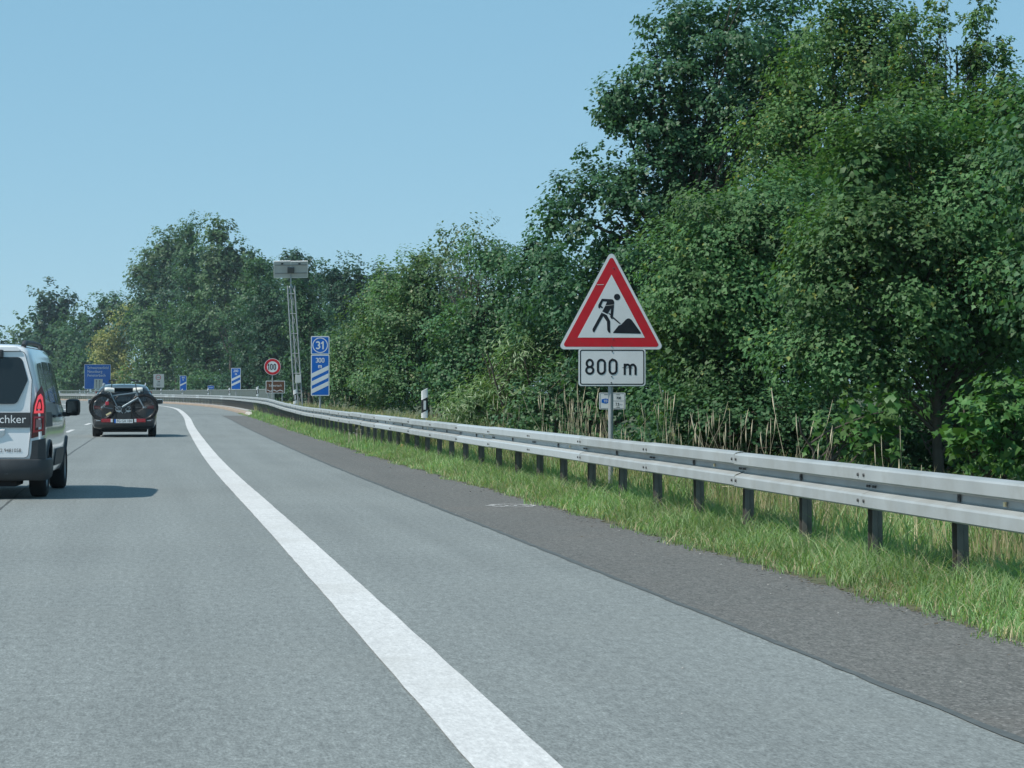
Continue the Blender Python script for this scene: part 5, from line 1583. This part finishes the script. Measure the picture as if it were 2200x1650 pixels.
# ---- wood beyond the bridge
FG = 'trees of the wood beyond the bridge'
C = 'clump'
def far(name, label, back, lobes, mat, seed, leaf=.34, br=.95, layers=3.0, **kw):
    """Tree of the far wood, 'back' metres behind the nearest place that is clear of the road."""
    lo = min(l[0] - l[2] for l in lobes)
    Y = beside(max(lo, 20), 7.0).y + back
    kw.setdefault('core', (1.2, 1.9)); kw.setdefault('trunk', .22); kw.setdefault('limbs', 22)
    leaf = leaf * .78 * Y / 240
    return tree(name, label, Y, lobes, leaf, C, mat, kw.pop('base', None), seed, kw.pop('group', FG), kw.pop('cat', 'tree'), layers=layers, bough_r=br * Y / 260, twig=.5 * Y / 240, **kw)
far('alder', 'dark alder right behind the lattice mast', 4, [(660, 690, 50, 70), (700, 740, 44, 80), (640, 780, 50, 60), (690, 820, 40, 40), (640, 620, 36, 40)], 'leaf_wood', 51, .28)
far('alder', 'shaded alder behind the speed limit sign', 8, [(590, 700, 46, 80), (560, 770, 44, 60), (610, 790, 50, 60), (575, 630, 30, 44)], 'leaf_wood_dark', 52, .28)
far('alder', 'tall tree whose tip shows just above the solar panels', 60, [(635, 600, 44, 48), (690, 610, 44, 50), (660, 690, 80, 80), (635, 556, 16, 20)], 'leaf_wood_dark', 53)
far('alder', 'far round tree left of the roadside bushes, below the open sky', 90, [(760, 610, 50, 50), (740, 690, 70, 80), (810, 610, 44, 44), (715, 600, 36, 42), (850, 620, 40, 50), (820, 690, 60, 60)], 'leaf_wood_dark', 54)
far('poplar', 'tall columnar poplar with dark streaked crown above the wood', 22, [(410, 510, 22, 52), (412, 580, 32, 62), (414, 660, 36, 60), (412, 730, 34, 50)], 'leaf_wood', 55, .30, .75, shell=.3)
far('white_poplar', 'spreading grey green poplar leaning left of the columnar one', 26, [(350, 540, 48, 44), (318, 585, 36, 40), (375, 590, 50, 60), (345, 610, 40, 40), (385, 530, 32, 40), (300, 590, 22, 24)], 'leaf_poplar', 56, .32, .9, base=380)
far('white_poplar', 'grey green poplar with a rounded top right of the columnar one', 30, [(470, 500, 32, 42), (485, 560, 46, 54), (520, 570, 36, 50), (550, 600, 34, 44), (500, 640, 70, 60), (450, 570, 30, 50)], 'leaf_poplar', 57, .32, .9)
far('alder', 'rounded tree with lit top left of the solar panels', 20, [(545, 640, 40, 50), (575, 590, 20, 26), (530, 710, 56, 60), (560, 570, 22, 30)], 'leaf_wood', 58)
far('willow_tree', 'loose light green willow above the dark car', 8, [(330, 700, 46, 50), (350, 770, 56, 60), (310, 790, 40, 44), (385, 740, 44, 50)], 'leaf_bush_warm', 59, .28, .8)
far('alder', 'dense green tree right of the willow behind the bridge', 6, [(450, 730, 54, 70), (430, 800, 60, 44), (490, 780, 50, 60), (400, 700, 40, 50)], 'leaf_wood', 60, .28, .85)
far('alder', 'shaded tree behind the 200 m beacon', 4, [(530, 770, 46, 60), (510, 820, 44, 30), (560, 810, 40, 40), (540, 700, 40, 40)], 'leaf_wood_dark', 61, .28, .85)
far('chestnut', 'golden green flowering tree at the edge of the wood', 14, [(252, 735, 36, 40), (232, 770, 32, 44), (275, 700, 30, 34), (262, 790, 44, 44), (290, 675, 20, 22), (240, 810, 34, 30)], 'leaf_blossom', 62, .24, .6, 4.0, shell=.6)
far('ash', 'dark green tree behind the golden one', 44, [(215, 720, 44, 60), (260, 670, 36, 36), (180, 720, 40, 66), (225, 665, 26, 30), (290, 690, 40, 60)], 'leaf_wood', 63)
far('ash', 'dark tall tree standing out on the left skyline', 18, [(105, 655, 34, 44), (90, 690, 34, 40), (125, 690, 36, 44), (105, 740, 54, 60), (140, 660, 20, 30)], 'leaf_wood_dark', 64, .4)
far('ash', 'hazy tree on the left skyline beside the dark tall one', 10, [(60, 740, 40, 54), (30, 770, 40, 50), (85, 780, 40, 50)], 'leaf_poplar', 65, .42)
far('ash', 'low tree above the roof of the white van', 14, [(-10, 770, 44, 56), (-60, 760, 50, 66), (10, 800, 40, 40)], 'leaf_wood', 66, .42)
far('ash', 'tree between the dark tall tree and the golden one', 12, [(155, 760, 44, 70), (180, 800, 44, 44), (130, 800, 50, 44)], 'leaf_wood', 67, .36)
far('hawthorn', 'bushes right above the large blue direction sign', 2, [(200, 800, 30, 34), (150, 820, 40, 26), (225, 830, 30, 18), (180, 780, 30, 30)], 'leaf_bush', 68, .28, .7, cat='bush', trunk=.08)
far('hawthorn', 'low bush behind the white lane sign', 26, [(300, 830, 34, 22), (350, 830, 40, 24), (385, 825, 30, 28), (330, 815, 30, 20)], 'leaf_bush', 69, .24, .6, cat='bush', trunk=.06)
far('hawthorn', 'low bush along the bridge railing behind the small blue plate', 6, [(430, 830, 40, 26), (480, 835, 44, 24), (540, 838, 40, 20)], 'leaf_bush', 70, .24, .6, cat='bush', trunk=.06)
far('hawthorn', 'shaded low bush behind the brown river sign', 2, [(600, 838, 50, 30), (655, 838, 44, 34), (700, 845, 36, 30)], 'leaf_wood_dark', 71, .24, .6, cat='bush', trunk=.06)
far('ash', 'dim tree row far back behind the left skyline trees', 45, [(60, 780, 120, 60), (160, 770, 100, 66), (-60, 790, 120, 50)], 'leaf_wood_dark', 72, .5, 1.2)
far('ash', 'dim tree in deep shade behind the tall poplars', 12, [(340, 690, 80, 100), (430, 670, 90, 130), (530, 690, 90, 120), (620, 740, 80, 90)], 'leaf_wood_dark', 73, .36, 1.2, 3.4)
far('ash', 'dim tree in deep shade behind the roadside bushes', 30, [(760, 760, 90, 70), (880, 760, 110, 80), (1000, 740, 110, 90), (1120, 720, 110, 110)], 'leaf_wood_dark', 74, .32, .9)
far('ash', 'dark tree deep in the wood behind the near maples', 25, [(1300, 740, 140, 110), (1500, 700, 160, 160), (1700, 650, 180, 200), (1900, 620, 200, 220), (2120, 600, 200, 240)], 'leaf_wood_dark', 75, 1.1, 2.6, 2.2)
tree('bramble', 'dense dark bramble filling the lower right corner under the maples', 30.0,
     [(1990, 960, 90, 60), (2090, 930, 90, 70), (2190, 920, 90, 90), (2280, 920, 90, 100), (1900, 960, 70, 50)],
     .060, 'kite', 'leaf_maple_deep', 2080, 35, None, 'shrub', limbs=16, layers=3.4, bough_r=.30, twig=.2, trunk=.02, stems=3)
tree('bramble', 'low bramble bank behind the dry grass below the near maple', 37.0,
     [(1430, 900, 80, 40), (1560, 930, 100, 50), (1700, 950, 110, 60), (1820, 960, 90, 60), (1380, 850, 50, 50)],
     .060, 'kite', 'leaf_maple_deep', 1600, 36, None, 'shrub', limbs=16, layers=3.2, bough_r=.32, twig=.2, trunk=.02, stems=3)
# leafy ground cover under the trees
def ground_cover():
    g = np.random.default_rng(77); n = 26000
    Y = 14 + 75 * g.random(n) ** 1.3; O = 6.2 + 7.5 * g.random(n)
    x = np.interp(Y, _yy, _xx); a = np.arctan(-np.interp(Y, _yy, _dx))
    pos = np.stack([x + O * np.cos(a), Y + O * np.sin(a), .02 + .45 * g.random(n) * (.6 + .4 * np.sin(Y * 1.3 + O * 2))], 1)
    nr = unit(np.array([0, 0, .9]) + .5 * g.normal(size=(n, 3))); ax = unit(g.normal(size=(n, 3)))
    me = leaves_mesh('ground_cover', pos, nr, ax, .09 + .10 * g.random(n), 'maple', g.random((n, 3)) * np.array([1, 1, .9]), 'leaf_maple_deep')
    tag(link('ground_cover', me), 'low leafy ground cover in the shade under the roadside trees', 'ground cover', kind='stuff')
ground_cover()
print('leaf triangles', TRI_COUNT[0])

# ------------------------------------------------------------------ grass
def blades(name, n, ysamp, osamp, hfun, wid, mat, seed, label, lean=.35, zbase=-.01, cat='grass'):
    g = np.random.default_rng(seed)
    Y = ysamp(g, n); O = osamp(g, n, Y)
    x = np.interp(Y, _yy, _xx); a = np.arctan(-np.interp(Y, _yy, _dx))
    px_ = x + O * np.cos(a); py_ = Y + O * np.sin(a)
    h = hfun(g, n, O, Y)
    ang = g.random(n) * 2 * np.pi; ln = lean * h * (0.3 + g.random(n))
    wv = wid * (.6 + .8 * g.random(n)) * (1 + Y / 60)
    pa = g.random(n) * np.pi
    dx, dy = np.cos(pa) * wv / 2, np.sin(pa) * wv / 2
    lx, ly = np.cos(ang) * ln, np.sin(ang) * ln
    P = np.zeros((n, 5, 3))
    P[:, 0] = np.stack([px_ - dx, py_ - dy, np.full(n, zbase)], 1); P[:, 1] = np.stack([px_ + dx, py_ + dy, np.full(n, zbase)], 1)
    P[:, 2] = np.stack([px_ - dx * .75 + lx * .35, py_ - dy * .75 + ly * .35, h * .6], 1); P[:, 3] = np.stack([px_ + dx * .75 + lx * .35, py_ + dy * .75 + ly * .35, h * .6], 1)
    P[:, 4] = np.stack([px_ + lx, py_ + ly, h * (1 - .12 * g.random(n))], 1)
    F = np.array([(0, 1, 3), (0, 3, 2), (2, 3, 4)])
    tri = (F[None] + (np.arange(n) * 5)[:, None, None]).reshape(-1, 3)
    me = bpy.data.meshes.new(name); co = P.reshape(-1, 3).astype(np.float32)
    me.vertices.add(len(co)); me.vertices.foreach_set('co', co.ravel())
    me.loops.add(tri.size); me.loops.foreach_set('vertex_index', tri.astype(np.int32).ravel())
    me.polygons.add(len(tri)); me.polygons.foreach_set('loop_start', np.arange(0, tri.size, 3, dtype=np.int32))
    tone = .5 + .5 * np.sin(px_ * 1.7 + 1.3 * np.sin(py_ * .9)) * np.cos(py_ * 1.1)
    rnd = np.stack([g.random(n), np.clip(tone + .15 * g.normal(size=n), 0, 1), g.random(n)], 1)
    at = me.attributes.new('rnd', 'FLOAT_VECTOR', 'POINT'); at.data.foreach_set('vector', np.repeat(rnd, 5, axis=0).astype(np.float32).ravel())
    me.materials.append(MAT[mat]); me.update(calc_edges=True)
    o = link(name, me); tag(o, label, cat, kind='stuff')
    return o
near = lambda g, n: 7.0 + 47 * g.random(n) ** 1.5
mid = lambda g, n: 50 + 100 * g.random(n) ** 1.2
def o_front(g, n, Y):
    o = 3.20 + 1.15 * g.random(n) ** .62
    return o + .07 * np.sin(Y * 2.3) + .05 * np.sin(Y * 5.1 + 1) + .05 * np.sin(Y * .8)
def h_front(g, n, O, Y):
    tuft = .5 + .5 * np.sin(Y * 2.9 + 4 * np.sin(O * 5)) * np.sin(Y * .83 + O * 4)
    return (.03 + .12 * np.clip((O - 3.2) / .55, 0, 1)) * (.35 + 1.3 * g.random(n) ** 1.6) * (.55 + .9 * tuft)
blades('verge_grass', 90000, near, o_front, h_front, .0055, 'blade', 3, 'fresh green grass on the verge in front of the guard rail', lean=1.0)
blades('verge_thatch', 16000, near, o_front, lambda g, n, O, Y: .02 + .09 * g.random(n) ** 1.5, .006, 'blade_dry', 13, 'short dry thatch between the green verge grass', lean=1.6)
blades('far_verge_grass', 30000, mid, o_front, h_front, .009, 'blade', 4, 'green grass strip along the rail up to the bridge')
def o_back(g, n, Y): return 4.15 + 2.6 * g.random(n)
def h_back(g, n, O, Y): return (.12 + .30 * g.random(n)) * (1 + .3 * np.sin(Y * .8 + O))
blades('rank_grass', 40000, near, o_back, h_back, .008, 'blade', 5, 'rank green grass growing behind the guard rail posts', lean=.6)
blades('dry_grass', 26000, near, lambda g, n, Y: 4.4 + 2.4 * g.random(n), lambda g, n, O, Y: (.22 + .40 * g.random(n)), .007, 'blade_dry', 6, 'dry straw coloured grass behind the guard rail')
blades('far_dry_grass', 16000, mid, lambda g, n, Y: 4.1 + 2.2 * g.random(n), lambda g, n, O, Y: (.35 + .5 * g.random(n)), .012, 'blade_dry', 7, 'dry grass behind the rail near the lattice mast')
blades('median_grass', 12000, lambda g, n: 40 + 300 * g.random(n), lambda g, n, Y: -15.2 + 6.0 * g.random(n), lambda g, n, O, Y: .12 + .25 * g.random(n), .02, 'blade', 8, 'grass on the central reserve left of the carriageway')

# tall dry stalks with seed heads, in tufts behind the rail
def stalks(cx, Y, off, n, h, spread, label, seed):
    rg = random.Random(seed); p = beside(cx, off); mb = MB()
    t = thing('grass_tuft', (p.x, p.y, 0), 0, label, 'grass tuft', 'tufts of tall dry grass behind the guard rail')
    for i in range(n):
        a = rg.uniform(0, 6.28); r = spread * rg.random() ** .5
        b = Vector((r * math.cos(a), r * math.sin(a) * 1.5, 0)); hh = h * rg.uniform(.45, 1.1)
        d = Vector((rg.gauss(0, .17), rg.gauss(0, .17), 1)); w = .0017
        pts = [b, b + d * hh * .5, b + d * hh * .82 + Vector((d.x, d.y, 0)) * .25, b + d * hh + Vector((d.x, d.y, -.02)) * .6 * hh * .3]
        k = rg.uniform(.7, 1.4)
        mb.tube(pts[:3], [w, w * .9, w * .8], 3, caps=False)
        mb.tube([pts[2], pts[2].lerp(pts[3], .45), pts[3]], [w, (.0075 * k if rg.random() < .5 else .003), .0015], 4, caps=False)
        if rg.random() < .6:
            q = b + d * hh * .3; e = q + Vector((rg.uniform(-.16, .16), rg.uniform(-.16, .16), rg.uniform(.0, .16)))
            mb.add([q, q + Vector((.006, 0, .008)), e], [(0, 1, 2)])
    o = mb.build('stalk', 'straw', t); o['kind'] = 'stuff'
tufts = [(1200, 4.9, 22, 1.30, .35, 'tall dry grass tuft left of the sign post, nearest the willow bush'),
         (1240, 4.9, 34, 1.38, .30, 'dense tall straw tuft just left of the warning sign post'),
         (1275, 5.0, 22, 1.25, .28, 'straw tuft touching the warning sign post'),
         (1340, 5.0, 20, 1.15, .30, 'low dry tuft just right of the warning sign post'),
         (1440, 5.1, 26, 1.30, .30, 'tall dry tuft in front of the dark shrub'),
         (1490, 5.0, 22, 1.12, .34, 'dry tuft right of the tallest one in front of the dark shrub'),
         (1560, 5.0, 22, 1.05, .36, 'short dry tuft below the middle of the near maple'),
         (1615, 4.9, 20, .98, .34, 'short dry tuft further right below the near maple'),
         (1718, 4.6, 7, 1.22, .10, 'few tall feathery stalks rising alone above the rail'),
         (1740, 4.7, 8, 1.02, .10, 'few shorter stalks beside the feathery ones'),
         (1945, 4.7, 8, .95, .18, 'sparse dry stalks in front of the bright sapling'),
         (1075, 4.9, 16, 1.30, .30, 'dry grass tuft below the willow bush'),
         (720, 5.0, 22, 1.35, .6, 'rusty dry tuft at the foot of the blue 300 m beacon'),
         (665, 4.9, 18, 1.25, .6, 'dry tuft beside the foot of the lattice mast')]
for i, (cx, off, n, h, spd, lab) in enumerate(tufts): stalks(cx, 0, off, n, h, spd, lab, 200 + i)

# white flowers in the verge
def flowers(cx, off, n, spread, label, seed):
    rg = random.Random(seed); p = beside(cx, off); t = thing('flower_clump', (p.x, p.y, 0), 0, label, 'flowers', 'white flowers in the verge'); mb = MB(); ms = MB()
    for i in range(n):
        b = Vector((rg.gauss(0, spread * .3), rg.gauss(0, spread), 0)); hh = rg.uniform(.22, .42); c = b + Vector((rg.uniform(-.05, .05), rg.uniform(-.05, .05), hh))
        ms.tube([b, c], .003, 3, caps=False)
        for k in range(6):
            a = k * 1.047; mb.add([c, c + Vector((.03 * math.cos(a - .4), .03 * math.sin(a - .4), .006)), c + Vector((.034 * math.cos(a + .4), .034 * math.sin(a + .4), .006))], [(0, 1, 2)])
    mb.build('blossoms', 'petal', t)['kind'] = 'stuff'; ms.build('stem', 'straw', t)['kind'] = 'stuff'
flowers(770, 3.75, 22, .8, 'white flower clump below the rail left of the orange marker', 1)
flowers(625, 3.6, 26, 1.6, 'white flower clump in the verge near the bridge', 2)

# ------------------------------------------------------------------ summer haze
bpy.context.view_layer.update()
_top = 0
for o in SC.objects:
    if o.type == 'MESH':
        _top = max(_top, max((o.matrix_world @ Vector(c)).z for c in o.bound_box))
hz = MB().box((0, 620, (_top + 1.5 - 2.0) / 2), (3300, 3300, _top + 1.5 + 2.0)).build('haze', 'plastic_white')
hz['kind'] = 'stuff'; hz['label'] = 'thin bluish summer haze filling the air over the road'; hz['category'] = 'haze'
hm = bpy.data.materials.new('haze_air'); hm.use_nodes = True
t_, N_, L_2 = nodes_of(hm); N_.remove(N_['Principled BSDF'])
pv = N_.new('ShaderNodeVolumePrincipled'); pv.inputs['Color'].default_value = (0.72, 0.90, 1.0, 1); pv.inputs['Density'].default_value = 0.00017; pv.inputs['Anisotropy'].default_value = 0.1
L_2.new(pv.outputs[0], N_['Material Output'].inputs['Volume'])
hz.data.materials.clear(); hz.data.materials.append(hm)
